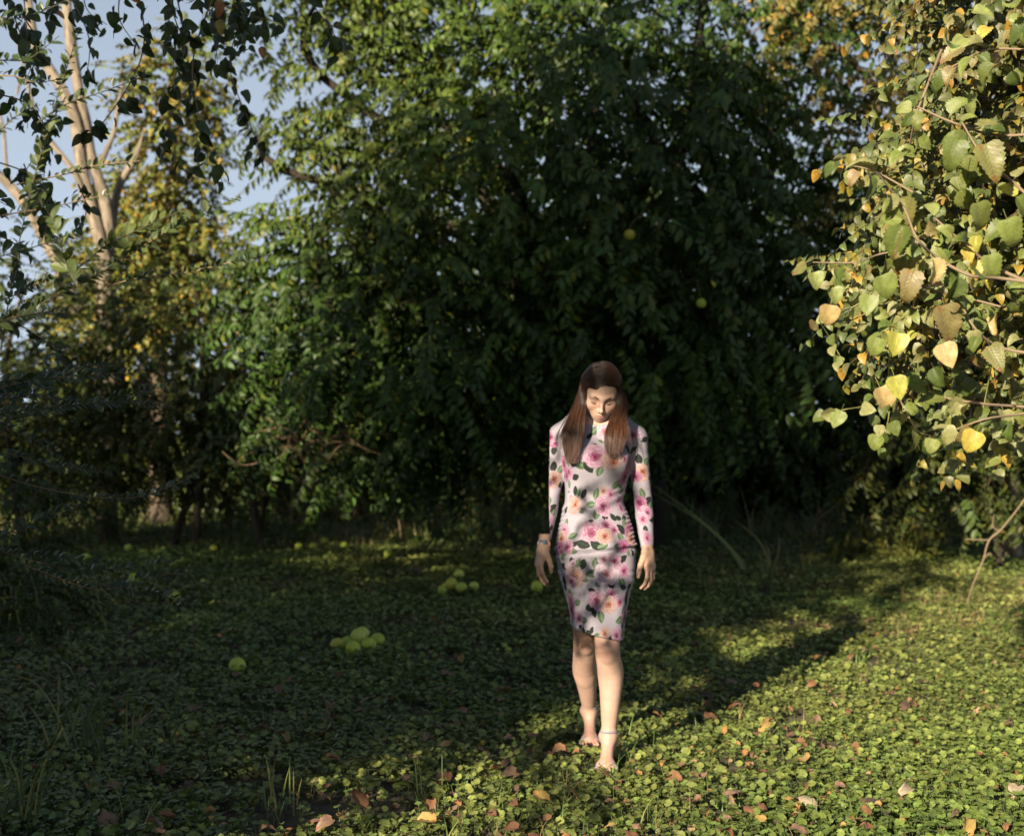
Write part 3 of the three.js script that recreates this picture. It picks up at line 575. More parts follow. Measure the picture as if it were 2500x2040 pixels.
  function rose(g, x, y, r, pal) {
    const c = PAL[pal], N = 30, a0 = R(0, 6), ox = R(-0.1, 0.1) * r, oy = R(-0.05, 0.12) * r;
    for (let k = 0; k < N; k++) {
      const t = k / N, q = t * t, rad = r * 0.6 * Math.pow(1 - t, 0.9) * R(0.9, 1.1), a = a0 + k * 2.4 + R(-0.2, 0.2), s = r * (0.5 - 0.36 * t) * R(0.9, 1.12), px = x + ox * t + Math.cos(a) * rad, py = y + oy * t + Math.sin(a) * rad, lv = Math.min(3, Math.floor(q * 3 + R(0, 0.9)));
      g.save(); g.translate(px, py); g.rotate(a + Math.PI / 2 + R(-0.3, 0.3));
      const m = g.createLinearGradient(0, s * 0.9, 0, -s); m.addColorStop(0, c[Math.min(4, lv + 2)]); m.addColorStop(0.45, c[lv]); m.addColorStop(0.8, c[Math.max(0, lv - 1)]); m.addColorStop(1, t < 0.85 ? '#e6d9dc' : c[0]);
      g.fillStyle = m; g.beginPath(); g.moveTo(-s * 0.5, s * 0.7); g.bezierCurveTo(-s * 1.25, -s * 0.1, -s * 0.8, -s * R(0.8, 1), -s * 0.1, -s * R(0.78, 0.95)); g.bezierCurveTo(s * 0.75, -s * R(0.85, 1.05), s * 1.2, -s * 0.1, s * 0.5, s * 0.7); g.fill();
      g.strokeStyle = c[Math.min(4, lv + 2)]; g.globalAlpha = 0.75; g.lineWidth = Math.max(0.8, r * 0.03); g.stroke(); g.restore();
    }
    g.fillStyle = c[4]; g.globalAlpha = 0.6; g.beginPath(); g.ellipse(x + ox, y + oy, r * 0.1, r * 0.07, a0, 0, 7); g.fill(); g.globalAlpha = 1;
  }
  function daisy(g, x, y, r) { for (let k = 0; k < 15; k++) { const a = k * 0.419 + R(-0.1, 0.1); petal(g, x, y, r * R(0.8, 1.1), a, 0.2, '#ead3dc', '#b9567e'); } g.fillStyle = '#5a2038'; g.beginPath(); g.arc(x, y, r * 0.2, 0, 7); g.fill(); g.fillStyle = '#c87898'; for (let k = 0; k < 9; k++) { g.beginPath(); g.arc(x + R(-1, 1) * r * 0.16, y + R(-1, 1) * r * 0.16, r * 0.035, 0, 7); g.fill(); } }
  function foliage(g, x, y, l, a, dark) {
    g.save(); g.translate(x, y); g.rotate(a); const w = l * 0.32, q = g.createLinearGradient(-w, 0, w, 0);
    q.addColorStop(0, dark ? '#1c211d' : '#4e6a45'); q.addColorStop(0.48, dark ? '#2f3b2e' : '#8ba579'); q.addColorStop(0.54, dark ? '#20281f' : '#3f5a39'); q.addColorStop(1, dark ? '#2a3328' : '#6f8d60');
    g.fillStyle = q; g.beginPath(); g.moveTo(0, l * 0.5); g.bezierCurveTo(-w * 1.5, l * 0.1, -w, -l * 0.3, 0, -l * 0.55); g.bezierCurveTo(w, -l * 0.3, w * 1.5, l * 0.1, 0, l * 0.5); g.fill();
    g.strokeStyle = dark ? '#4a5a48' : '#b4c4a2'; g.lineWidth = l * 0.025; g.beginPath(); g.moveTo(0, l * 0.45); g.lineTo(0, -l * 0.45); for (let k = -2; k < 3; k++) { g.moveTo(0, k * l * 0.14 + l * 0.06); g.lineTo(-w * 0.75, k * l * 0.14 - l * 0.05); g.moveTo(0, k * l * 0.14 + l * 0.06); g.lineTo(w * 0.75, k * l * 0.14 - l * 0.05); } g.stroke(); g.restore();
  }
  const RT = 0.16, CW = 1200, CH = 1560, SPAN = 2 * Math.PI * RT, Y0 = 0.42, YH = SPAN * CH / CW;
  const uvTorso = (x, y, z) => [0.5 + Math.atan2((x - tc(y)) / ta(y), (z - tz(y)) / (z > tz(y) ? tf(y) : tb(y))) * RT / SPAN, (y - Y0) / YH];
  const cloth = print(CW, CH, (g) => {
    const K = CW / SPAN, C = (px, py) => { const p = P(px, py, 5.76), s = clamp((p.x - tc(p.y)) / ta(p.y), -0.995, 0.995); return [CW / 2 + Math.asin(s) * RT * K, CH - (p.y - Y0) / YH * CH]; };
    const rs = (px, py, r, pal) => { const [x, y] = C(px, py); rose(g, x, y, r * K * 1.3, pal); }, ds = (px, py, r) => { const [x, y] = C(px, py); daisy(g, x, y, r * K * 1.1); }, lf = (px, py, l, a, dark) => { const [x, y] = C(px, py); foliage(g, x, y, l * K * 1.12, a, dark); };
    const cl = [
      [[1425, 1135, 0.05, 1.9, 0], [1440, 1139, 0.05, 2.6, 1], [1463, 1148, 0.045, 3.4, 0], [1449, 1091, 0.035, 0.7, 1], [1411, 1133, 0.03, 1.7, 1]], [[1454, 1051, 0.05, 0.9, 0], [1466, 1071, 0.035, 2.6, 0], [1441, 1064, 0.03, 0.9, 1], [1476, 1074, 0.03, 3, 1]],
      [[1397, 1131, 0.04, 0.3, 0], [1409, 1165, 0.04, 1.2, 1], [1393, 1181, 0.035, 3, 0], [1378, 1165, 0.03, 4, 1]], [[1527, 1098, 0.045, 5.4, 1], [1512, 1180, 0.05, 2.2, 0], [1522, 1130, 0.05, 3.2, 0], [1541, 1101, 0.04, 0.6, 1]],
      [[1407, 1199, 0.04, 0, 1], [1426, 1206, 0.042, 0.5, 1], [1419, 1245, 0.035, 2.2, 0], [1386, 1246, 0.035, 3.8, 1], [1393, 1208, 0.035, 5.5, 0], [1414, 1203, 0.035, 0.3, 0]],
      [[1456, 1207, 0.05, 0.1, 0], [1444, 1231, 0.045, 4.6, 0], [1457, 1253, 0.045, 3.5, 0], [1477, 1262, 0.04, 3, 1], [1502, 1184, 0.05, 0.8, 0], [1514, 1200, 0.035, 1.2, 0], [1496, 1262, 0.035, 2.5, 1]],
      [[1423, 1328, 0.055, 1.9, 1], [1455, 1331, 0.05, 2.2, 1], [1439, 1278, 0.04, 0.8, 1], [1516, 1292, 0.05, 2.4, 1], [1509, 1265, 0.032, 4.9, 1], [1523, 1265, 0.032, 1.3, 1], [1514, 1311, 0.04, 2.7, 0], [1470, 1334, 0.04, 1.2, 0]],
      [[1385, 1280, 0.042, 0, 0], [1400, 1309, 0.04, 1.1, 0], [1399, 1345, 0.042, 1.6, 0], [1378, 1357, 0.04, 3, 0], [1366, 1272, 0.035, 0.2, 1], [1404, 1329, 0.03, 1, 1]], [[1524, 1280, 0.045, 0.3, 0], [1532, 1345, 0.035, 3.2, 0], [1508, 1333, 0.035, 4.6, 0], [1543, 1350, 0.03, 2.8, 1]],
      [[1400, 1374, 0.04, 0, 1], [1424, 1378, 0.042, 0.3, 1], [1381, 1419, 0.04, 3.6, 1], [1383, 1385, 0.04, 5.2, 1], [1429, 1415, 0.03, 1.7, 0], [1413, 1375, 0.035, 0.4, 0]],
      [[1456, 1377, 0.05, 0, 0], [1448, 1399, 0.05, 4.5, 0], [1489, 1424, 0.04, 3.3, 1], [1513, 1423, 0.05, 2.6, 0], [1519, 1366, 0.042, 0.9, 1], [1461, 1422, 0.035, 3.8, 0]],
      [[1440, 1480, 0.045, 4.4, 1], [1449, 1490, 0.04, 2.9, 1], [1464, 1498, 0.05, 3, 0], [1447, 1442, 0.035, 5.2, 1], [1524, 1463, 0.055, 2.8, 1], [1516, 1434, 0.035, 4.9, 1], [1534, 1433, 0.035, 1.4, 1], [1515, 1486, 0.045, 3.7, 0], [1528, 1449, 0.04, 3.2, 1]],
      [[1396, 1451, 0.04, 0.2, 0], [1412, 1471, 0.035, 1, 0], [1426, 1511, 0.038, 1.4, 0], [1417, 1521, 0.035, 2.8, 1], [1384, 1436, 0.03, 0, 1]], [[1503, 1508, 0.045, 4.4, 0], [1518, 1487, 0.04, 0.4, 0], [1509, 1521, 0.035, 3.2, 1]],
      [[1434, 1541, 0.04, 1.2, 1], [1425, 1538, 0.035, 0.1, 1], [1455, 1544, 0.035, 4.4, 0], [1510, 1543, 0.045, 1.8, 0], [1484, 1548, 0.03, 1.4, 1], [1443, 1533, 0.03, 0.5, 1]],
    ];
    for (const a of cl) for (const l of a) lf(...l);
    ds(1509, 1120, 0.026); ds(1509, 1226, 0.032); ds(1516, 1240, 0.026); ds(1480, 1283, 0.032); ds(1499, 1294, 0.026); ds(1522, 1395, 0.036); ds(1486, 1449, 0.03); ds(1504, 1468, 0.028); ds(1532, 1062, 0.034);
    for (const q of [[1475, 1054, 0.034, 'w'], [1456, 1113, 0.04, 'p'], [1488, 1125, 0.034, 'y'], [1381, 1134, 0.032, 'm'], [1395, 1152, 0.026, 'p'], [1386, 1160, 0.024, 'm'], [1534, 1136, 0.032, 'm'], [1522, 1164, 0.03, 'm'], [1396, 1217, 0.024, 'w'], [1406, 1231, 0.034, 'y'], [1473, 1198, 0.018, 'y'], [1490, 1206, 0.022, 'p'], [1472, 1236, 0.036, 'p'], [1444, 1298, 0.038, 'p'], [1475, 1308, 0.03, 'y'], [1380, 1297, 0.028, 'p'], [1373, 1318, 0.034, 'y'], [1388, 1336, 0.026, 'p'], [1370, 1338, 0.024, 'm'], [1538, 1297, 0.03, 'm'], [1541, 1318, 0.028, 'y'], [1521, 1334, 0.026, 'm'], [1396, 1391, 0.026, 'w'], [1408, 1406, 0.034, 'y'], [1398, 1418, 0.022, 'p'], [1475, 1365, 0.022, 'w'], [1500, 1370, 0.024, 'p'], [1480, 1401, 0.042, 'w'], [1456, 1462, 0.034, 'p'], [1480, 1473, 0.031, 'y'], [1396, 1467, 0.026, 'p'], [1398, 1489, 0.034, 'm'], [1415, 1508, 0.024, 'p'], [1518, 1506, 0.032, 'm'], [1472, 1538, 0.022, 'y'], [1495, 1543, 0.026, 'p'], [1402, 1375, 0.012, 'w']]) rs(...q);
  });
  const sleeveCloth = print(320, 720, (g) => {  // 0.28 m round, 0.63 m long
    const K = 320 / 0.28, Yt = (py) => (py - 1040) / 565 * K;
    for (const [x, py, l, a, d] of [[150, 1060, 0.045, 0.3, 0], [185, 1090, 0.04, 1.2, 1], [140, 1098, 0.04, 3, 1], [60, 1085, 0.04, 4, 1], [150, 1140, 0.05, 0, 1], [190, 1145, 0.05, 0.6, 0], [118, 1150, 0.045, 5.3, 1], [200, 1182, 0.035, 2.4, 1], [150, 1222, 0.045, 6, 0], [175, 1240, 0.05, 1, 1], [185, 1252, 0.045, 0.8, 0], [190, 1285, 0.04, 1.9, 1], [148, 1308, 0.04, 3.1, 1], [70, 1290, 0.04, 4, 0], [270, 1120, 0.045, 1, 1], [280, 1220, 0.045, 2, 0], [170, 1328, 0.03, 1, 0]]) foliage(g, x, Yt(py), l * K, a, d);
    for (const [x, py, r, q] of [[140, 1078, 0.022, 'm'], [118, 1066, 0.026, 'p'], [135, 1162, 0.026, 'w'], [160, 1170, 0.034, 'y'], [125, 1180, 0.022, 'm'], [130, 1245, 0.03, 'm'], [165, 1268, 0.026, 'p'], [140, 1283, 0.024, 'p'], [155, 1327, 0.026, 'p'], [265, 1160, 0.03, 'p'], [40, 1200, 0.03, 'y'], [280, 1290, 0.026, 'p']]) rose(g, x, Yt(py), r * K * 1.25, q);
  });
  const fabric = (map) => new THREE.MeshPhysicalMaterial({ map, color: lin(0.44, 0.46, 0.51), roughness: 0.75, sheen: 0.2, sheenRoughness: 0.5, sheenColor: lin(1, 1, 1), specularIntensity: 0.5 });
  const dm = netSurface(dressF, V(-0.22, 0.46, -0.22), V(0.25, 1.52, 0.2), 0.0062), half = (R1) => ({ p: [], n: [], u: [], i: [], map: new Map() });
  const bins = [half(), half(), half()];
  for (let t = 0; t < dm.idx.length; t += 3) {
    let x = 0, y = 0, z = 0;
    for (let k = 0; k < 3; k++) { x += dm.pos[dm.idx[t + k] * 3] / 3; y += dm.pos[dm.idx[t + k] * 3 + 1] / 3; z += dm.pos[dm.idx[t + k] * 3 + 2] / 3; }
    const dt = dressSkin(x, y, z) - 0.002, a = slR(x, y, z), b = slL(x, y, z), w = Math.min(a, b) < dt ? (a < b ? 1 : 2) : 0, B = bins[w];
    for (let k = 0; k < 3; k++) {
      const v = dm.idx[t + k]; let id = B.map.get(v);
      if (id === undefined) {
        id = B.p.length / 3; B.map.set(v, id);
        const X = dm.pos[v * 3], Y = dm.pos[v * 3 + 1], Z = dm.pos[v * 3 + 2];
        B.p.push(X, Y, Z); B.n.push(dm.nor[v * 3], dm.nor[v * 3 + 1], dm.nor[v * 3 + 2]);
        if (w) { const s = w === 1 ? J.shR : J.shL, e = w === 1 ? J.elR : J.elL, h = w === 1 ? J.wrR : J.wrL, c = Y > e.y ? s.clone().lerp(e, (s.y - Y) / (s.y - e.y)) : e.clone().lerp(h, (e.y - Y) / (e.y - h.y)); B.u.push(0.5 + Math.atan2(X - c.x, Z - c.z) * 0.0405 / 0.28 + (w === 2 ? -0.02 : 0), (Y - (yy(1040) - 0.63)) / 0.63 + (w === 2 ? -0.05 : 0)); }
        else B.u.push(...uvTorso(X, Y, Z));
      }
      B.i.push(id);
    }
  }
  const meshOf = (B) => { const g = new THREE.BufferGeometry(); g.setAttribute('position', new THREE.Float32BufferAttribute(B.p, 3)); g.setAttribute('normal', new THREE.Float32BufferAttribute(B.n, 3)); g.setAttribute('uv', new THREE.Float32BufferAttribute(B.u, 2)); g.setIndex(B.i); return g; };
  const dress = part('dress', meshOf(bins[0]), fabric(cloth), woman), sleeveMat = fabric(sleeveCloth);
  sleeveCloth.wrapS = sleeveCloth.wrapT = THREE.RepeatWrapping;
  part('sleeve', meshOf(bins[1]), sleeveMat, dress); part('sleeve', meshOf(bins[2]), sleeveMat, dress);
  // --- head, in its own axes: x to her left, y up, z out of the face
  const HC = V(P(1469, 977, 5.75).x, 1.588, 0.0), HM = new THREE.Matrix4().makeRotationFromEuler(new THREE.Euler(36 * Math.PI / 180, 3 * Math.PI / 180, -4 * Math.PI / 180, 'YZX')).setPosition(HC), HI = HM.clone().invert(), he = HI.elements;
  const prim = [
    [ball(V(0, 0.03, -0.015), 0.073, 0.087, 0.092), 0.03], [ball(V(0, -0.015, 0.03), 0.064, 0.08, 0.057), 0.03], [ball(V(0, -0.068, 0.034), 0.047, 0.042, 0.047), 0.03],
    [ball(V(0, -0.094, 0.066), 0.0185, 0.016, 0.017), 0.028], [ball(V(0.043, -0.028, 0.056), 0.024, 0.022, 0.024), 0.025], [ball(V(-0.043, -0.028, 0.056), 0.024, 0.022, 0.024), 0.025],
    [cone(V(0.042, 0.021, 0.068), V(0.008, 0.017, 0.082), 0.0095, 0.009), 0.016], [cone(V(-0.042, 0.021, 0.068), V(-0.008, 0.017, 0.082), 0.0095, 0.009), 0.016],
    [ball(V(0, -0.062, 0.066), 0.031, 0.027, 0.026), 0.02],
  ];
  const sockets = [ball(V(0.031, 0.002, 0.0925), 0.016, 0.0105, 0.012), ball(V(-0.031, 0.002, 0.0925), 0.016, 0.0105, 0.012)];
  const eyes = [ball(V(0.031, -0.001, 0.0665), 0.0145, 0.0125, 0.0135), ball(V(-0.031, -0.001, 0.0665), 0.0145, 0.0125, 0.0135)];
  const nose = [[cone(V(0, 0.012, 0.083), V(0, -0.03, 0.105), 0.0056, 0.0068), 0.014], [ball(V(0, -0.0345, 0.1045), 0.0085, 0.0078, 0.0085), 0.008], [ball(V(0.0105, -0.039, 0.0945), 0.0058, 0.0058, 0.0075), 0.008], [ball(V(-0.0105, -0.039, 0.0945), 0.0058, 0.0058, 0.0075), 0.008]];
  const lips = [[chain([V(-0.0235, -0.0665, 0.0805), V(-0.012, -0.0625, 0.089), V(-0.005, -0.0605, 0.0925), V(0, -0.0615, 0.0928), V(0.005, -0.0605, 0.0925), V(0.012, -0.0625, 0.089), V(0.0235, -0.0665, 0.0805)], [0.0015, 0.0042, 0.0046, 0.0042, 0.0015], 12), 0.005], [chain([V(-0.021, -0.068, 0.081), V(-0.009, -0.0715, 0.0895), V(0, -0.0725, 0.092), V(0.009, -0.0715, 0.0895), V(0.021, -0.068, 0.081)], [0.0015, 0.0048, 0.0058, 0.0048, 0.0015], 10), 0.005]];
  const mouthLine = chain([V(-0.0225, -0.067, 0.084), V(-0.01, -0.0665, 0.0935), V(0, -0.0668, 0.0965), V(0.01, -0.0665, 0.0935), V(0.0225, -0.067, 0.084)], [0.0005, 0.0005], 8);
  const faceF = (x, y, z) => {
    let d = 1e3; for (const [f, k] of prim) d = d > 100 ? f(x, y, z) : smin(d, f(x, y, z), k);
    for (const s of sockets) d = -smin(-d, s(x, y, z), 0.014);
    for (const s of eyes) d = smin(d, s(x, y, z), 0.004);
    for (const [f, k] of nose) d = smin(d, f(x, y, z), k);
    for (const [f, k] of lips) d = smin(d, f(x, y, z), k);
    return Math.max(d, -(mouthLine(x, y, z) - 0.0006));
  };
  const neckF = [cone(V(...V(0, -0.05, -0.025).applyMatrix4(HM).toArray()), J.neck.clone().add(V(0, 0.0, -0.01)), 0.05, 0.054)];
  const headF = (x, y, z) => { const a = he[0] * x + he[4] * y + he[8] * z + he[12], b = he[1] * x + he[5] * y + he[9] * z + he[13], c = he[2] * x + he[6] * y + he[10] * z + he[14]; return smin(faceF(a, b, c), neckF[0](x, y, z), 0.014); };
  const skinTone = (x, y, z, part_) => {
    let c = [0.4, 0.262, 0.203]; const n = 0.94 + 0.12 * nz(x * 60 + 30, y * 60 + z * 40 + 30, 64);
    if (part_ === 'head') {
      const a = he[0] * x + he[4] * y + he[8] * z + he[12], b = he[1] * x + he[5] * y + he[9] * z + he[13], q = he[2] * x + he[6] * y + he[10] * z + he[14];
      let m = 1; for (const [f] of lips) m = Math.min(m, f(a, b, q));
      const l = 1 - smooth(-0.0006, 0.0012, m); c = [mix(c[0], 0.42, l), mix(c[1], 0.13, l), mix(c[2], 0.11, l)];
      if (mouthLine(a, b, q) < 0.0016) c = [0.24, 0.08, 0.065];
      const ck = Math.exp(-(((Math.abs(a) - 0.04) / 0.018) ** 2 + ((b + 0.03) / 0.016) ** 2)) * (q > 0.03 ? 0.35 : 0); c = [c[0], c[1] * (1 - ck * 0.4), c[2] * (1 - ck * 0.4)];
      const lid = Math.exp(-(((Math.abs(a) - 0.031) / 0.014) ** 2 + ((b + 0.001) / 0.008) ** 2)) * (q > 0.06 ? 1 : 0); c = [c[0] * (1 - lid * 0.25), c[1] * (1 - lid * 0.35), c[2] * (1 - lid * 0.35)];
    } else if (part_ === 'hand') c = [0.38, 0.24, 0.175];
    else if (part_ === 'leg') { const kn = Math.exp(-(((y - 0.5) / 0.04) ** 2)), ft = smooth(0.14, 0.04, y); c = [c[0], c[1] * (1 - kn * 0.12 - ft * 0.12), c[2] * (1 - kn * 0.15 - ft * 0.12)]; }
    return c.map((v) => v * n);
  };
  // --- legs and feet
  const leg = (o) => {
    const f = [[chain([o.hip, o.knee, o.calf, o.shin, o.ankle], [0.062, 0.0525, 0.0525, 0.04, 0.0285], 20), 0.02], [ball(o.calf.clone().add(V(0.0, 0.02, -0.016)), 0.05, 0.1, 0.042), 0.02], [ball(o.knee.clone().add(V(0, -0.004, 0.038)), 0.022, 0.03, 0.015), 0.03],
      [cone(o.ankle, o.heel, 0.029, 0.027), 0.025], [cone(o.ankle.clone().add(V(0, -0.012, 0.004)), o.ball, 0.029, 0.02), 0.03], [cone(o.heel, o.ball, 0.024, 0.02), 0.03], [cone(o.ball.clone().add(V(-0.024, 0, 0.0)), o.ball.clone().add(V(0.024, 0, 0)), 0.017, 0.0165), 0.025],
      [ball(o.ankle.clone().add(V(-0.029, -0.004, -0.002)), 0.0095), 0.018], [ball(o.ankle.clone().add(V(0.029, 0.002, -0.002)), 0.0095), 0.018]];
    const toes = [-0.031, -0.0145, 0.0005, 0.0145, 0.0275].map((x, k) => { const big = o.inner < 0 ? k === 0 : k === 4, j = o.inner < 0 ? k : 4 - k, len = [0.05, 0.049, 0.044, 0.038, 0.03][j], r = big ? 0.0108 : 0.0078; return cone(o.ball.clone().add(V(x * 0.9, -0.002, 0.008)), o.ball.clone().add(V(x * 1.12, -0.012, len)), r, r * 0.82); });
    return (x, y, z) => { let d = 1e3; for (const [q, k] of f) d = d > 100 ? q(x, y, z) : smin(d, q(x, y, z), k); let t = 1e3; for (const q of toes) t = Math.min(t, q(x, y, z)); return smin(d, t, 0.006); };
  };
  const legL = leg(LL), legR = leg(LR);
  // --- hands
  const hand = (o) => {
    const f = [[cone(o.fore, o.wrist, 0.028, 0.0225), 0.02]], fingers = [];
    o.f.forEach((c, k) => { f.push([cone(o.wrist, c[0], 0.0205, 0.0125), 0.014]); const r = [0.0084, 0.0087, 0.0082, 0.0072][k], g = []; for (let j = 0; j < 3; j++) g.push(cone(c[j], c[j + 1], r * (1 - j * 0.1), r * (0.9 - j * 0.09))); g.push(ball(c[1], r * 1.03)); fingers.push(g); });
    const th = []; for (let j = 0; j < 3; j++) th.push(cone(o.t[j], o.t[j + 1], [0.0165, 0.0112, 0.0095][j], [0.0112, 0.0098, 0.0078][j]));
    return (x, y, z) => {
      let d = 1e3; for (const [q, k] of f) d = d > 100 ? q(x, y, z) : smin(d, q(x, y, z), k);
      let t = 1e3; for (const q of th) t = smin(t, q(x, y, z), 0.006); d = smin(d, t, 0.01);
      for (const g of fingers) { let e = 1e3; for (const q of g) e = smin(e, q(x, y, z), 0.003); d = smin(d, e, 0.0045); }
      return d;
    };
  };
  const fg = (...a) => a.map(([x, y, z]) => P(x, y, z));
  const HR = { fore: J.wrR.clone().lerp(J.elR, 0.25), wrist: P(1327, 1338, 5.752), f: [fg([1321, 1377, 5.706], [1325, 1399, 5.69], [1331, 1411, 5.695], [1336.5, 1420, 5.705]), fg([1314.5, 1380, 5.722], [1317, 1403, 5.708], [1323, 1416, 5.712], [1329.5, 1425, 5.722]), fg([1312, 1378, 5.742], [1314, 1399, 5.735], [1320, 1411, 5.735], [1326, 1419, 5.742]), fg([1312.5, 1373, 5.76], [1314, 1389, 5.76], [1319, 1399, 5.76], [1324, 1406, 5.762])], t: fg([1331, 1345, 5.735], [1341, 1368, 5.708], [1345.5, 1384, 5.7], [1345, 1396, 5.7]) };
  const HL = { fore: J.wrL.clone().lerp(J.elL, 0.25), wrist: P(1581.5, 1350, 5.757), f: [fg([1580, 1388, 5.712], [1580, 1411, 5.695], [1573.5, 1426, 5.7], [1565, 1435, 5.71]), fg([1587, 1391, 5.726], [1588.5, 1416, 5.712], [1582, 1430, 5.715], [1573.5, 1437, 5.725]), fg([1592.5, 1388, 5.745], [1594.5, 1411, 5.738], [1588.5, 1424, 5.738], [1581, 1430, 5.745]), fg([1595, 1382, 5.763], [1597, 1400, 5.762], [1593, 1411, 5.762], [1588, 1418, 5.765])], t: fg([1573, 1358, 5.735], [1564, 1379, 5.71], [1560, 1396, 5.702], [1558.5, 1408, 5.702]) };
  const handR = hand(HR), handL = hand(HL);
  // --- one body
  const body = (m, what) => { const g = new THREE.BufferGeometry(), n = m.pos.length / 3, c = new Float32Array(n * 3); for (let v = 0; v < n; v++) c.set(skinTone(m.pos[v * 3], m.pos[v * 3 + 1], m.pos[v * 3 + 2], what), v * 3); g.setAttribute('position', new THREE.BufferAttribute(m.pos, 3)); g.setAttribute('normal', new THREE.BufferAttribute(m.nor, 3)); g.setAttribute('color', new THREE.BufferAttribute(c, 3)); g.setIndex(m.idx); return g; };
  const inside = (x, y, z) => Math.min(smin(torso(x, y, z), Math.min(yokeR(x, y, z), yokeL(x, y, z)), 0.06), slR(x, y, z), slL(x, y, z)) + mix(0.016, 0.006, smooth(1.34, 1.42, y));
  const trunkF = (x, y, z) => Math.max(inside(x, y, z), yy(1480) - y, -Math.min(cfR(x, y, z), cfL(x, y, z)) < 0.03 && y < 1.2 && false ? 1 : -9);
  const box = (a, r) => [V(Math.min(...a.map((p) => p.x)) - r, Math.max(-0.012, Math.min(...a.map((p) => p.y)) - r), Math.min(...a.map((p) => p.z)) - r), V(Math.max(...a.map((p) => p.x)) + r, Math.max(...a.map((p) => p.y)) + r, Math.max(...a.map((p) => p.z)) + r)];
  const legBox = (o) => { const [a, b] = box([o.knee, o.calf, o.ball, o.heel], 0.085); b.y = yy(1500); return [a, b]; };
  const hb = box([HC], 0.155); hb[0].y = J.neck.y - 0.03;
  const bodyGeo = mergeGeometries([
    body(netSurface(trunkF, V(-0.22, 0.6, -0.22), V(0.25, 1.52, 0.2), 0.011), 'trunk'), body(netSurface(headF, ...hb, 0.003), 'head'),
    body(netSurface(legL, ...legBox(LL), 0.0042), 'leg'), body(netSurface(legR, ...legBox(LR), 0.0042), 'leg'),
    body(netSurface(handR, ...box([HR.wrist, ...HR.f.flat(), ...HR.t, J.wrR], 0.034), 0.0024), 'hand'), body(netSurface(handL, ...box([HL.wrist, ...HL.f.flat(), ...HL.t, J.wrL], 0.034), 0.0024), 'hand'),
  ]);
  const skin = new THREE.MeshPhysicalMaterial({ vertexColors: true, roughness: 0.5, specularIntensity: 0.55, sheen: 0.15, sheenColor: lin(1, 0.8, 0.7), sheenRoughness: 0.5 });
  part('body', bodyGeo, skin, woman);
  // --- brows and lashes
  const toW = (a) => a.map(([x, y, z]) => V(x, y, z).applyMatrix4(HM)), ink = new THREE.MeshStandardMaterial({ color: lin(0.035, 0.02, 0.012), roughness: 0.8 });
  const browGeo = (s) => tube(toW([[0.0105 * s, 0.0172, 0.0905], [0.021 * s, 0.0208, 0.0885], [0.034 * s, 0.0245, 0.0825], [0.049 * s, 0.0195, 0.0685]]), [0.0017, 0.0028, 0.0026, 0.001], 6, 5);
  const lashGeo = (s) => tube(toW([[0.0165 * s, -0.0065, 0.0785], [0.026 * s, -0.0105, 0.0822], [0.0355 * s, -0.0105, 0.0812], [0.047 * s, -0.0045, 0.0745]]), [0.0014, 0.0028, 0.003, 0.0018], 5, 5);
  for (const s of [-1, 1]) { part('eyebrow', browGeo(s), ink, woman); part('eyelashes', lashGeo(s), ink, woman); }
  // --- hair: strands from a parting, over the skull, then hanging in two locks
  const CX = V(0, 0.03, -0.015), SR = V(0.0785, 0.0935, 0.098);
  const scalp = (z, phi, grow) => { const k = Math.sqrt(Math.max(0, 1 - ((z - CX.z) / SR.z) ** 2)); return V((SR.x + grow) * k * Math.sin(phi), CX.y + (SR.y + grow) * k * Math.cos(phi), z); };
  const hairB = new Build(), tint = () => { const t = R(0.5, 1.45), w = R(0.92, 1.12); return [0.027 * t * w, 0.0125 * t, 0.0068 * t]; };
  const sunlitFade = (g, c) => { const U = g.attributes.uv, n = U.count, end = U.getY(n - 1), a = new Float32Array(n * 3); for (let k = 0; k < n; k++) { const q = smooth(0.25, 0.95, U.getY(k) / end); a[k * 3] = mix(1, 2.7, q); a[k * 3 + 1] = mix(1, 2.2, q); a[k * 3 + 2] = mix(1, 1.6, q); } g.setAttribute('color', new THREE.BufferAttribute(a, 3)); hairB.add(g, ID, c); };  // lighter ends: partly real fade, partly sunlight put into the colour
  const lockR = [[985, 1416, 14, 5.768], [1025, 1406, 19, 5.735], [1065, 1396, 23, 5.715], [1096, 1393, 15, 5.708], [1130, 1395, 5, 5.706]], lockL = [[985, 1519, 13, 5.768], [1025, 1509, 18, 5.74], [1062, 1503, 22, 5.712], [1090, 1500, 20, 5.7], [1114, 1498, 13, 5.7]];
  const strand = (side, s, back) => {
    const zr = mix(0.071, -0.085, Math.pow(s, 0.9)), grow = R(-0.001, 0.007), k0 = SR.x * Math.sqrt(Math.max(0.02, 1 - ((zr - CX.z) / SR.z) ** 2)), phi0 = Math.asin(clamp((-0.022 + R(-0.005, 0.005)) / k0, -0.9, 0.9)) + side * R(-0.06, 0.03), wav = R(0, 6), wa = R(0, 0.0016), end = side * mix(1.5, 1.62, s), pts = [];
    for (let k = 0; k <= 5; k++) { const t = k / 5, z = zr - Math.max(0, zr + 0.02) * 0.32 * smooth(0.2, 1, t) + R(-1, 1) * 0.0022 + Math.sin(wav + t * 5) * wa * 1.5; pts.push(scalp(z, mix(phi0, end, Math.pow(t, 0.85)), grow * (k ? 1 : 0.3) + (k > 3 ? 0.005 : 0)).applyMatrix4(HM)); }
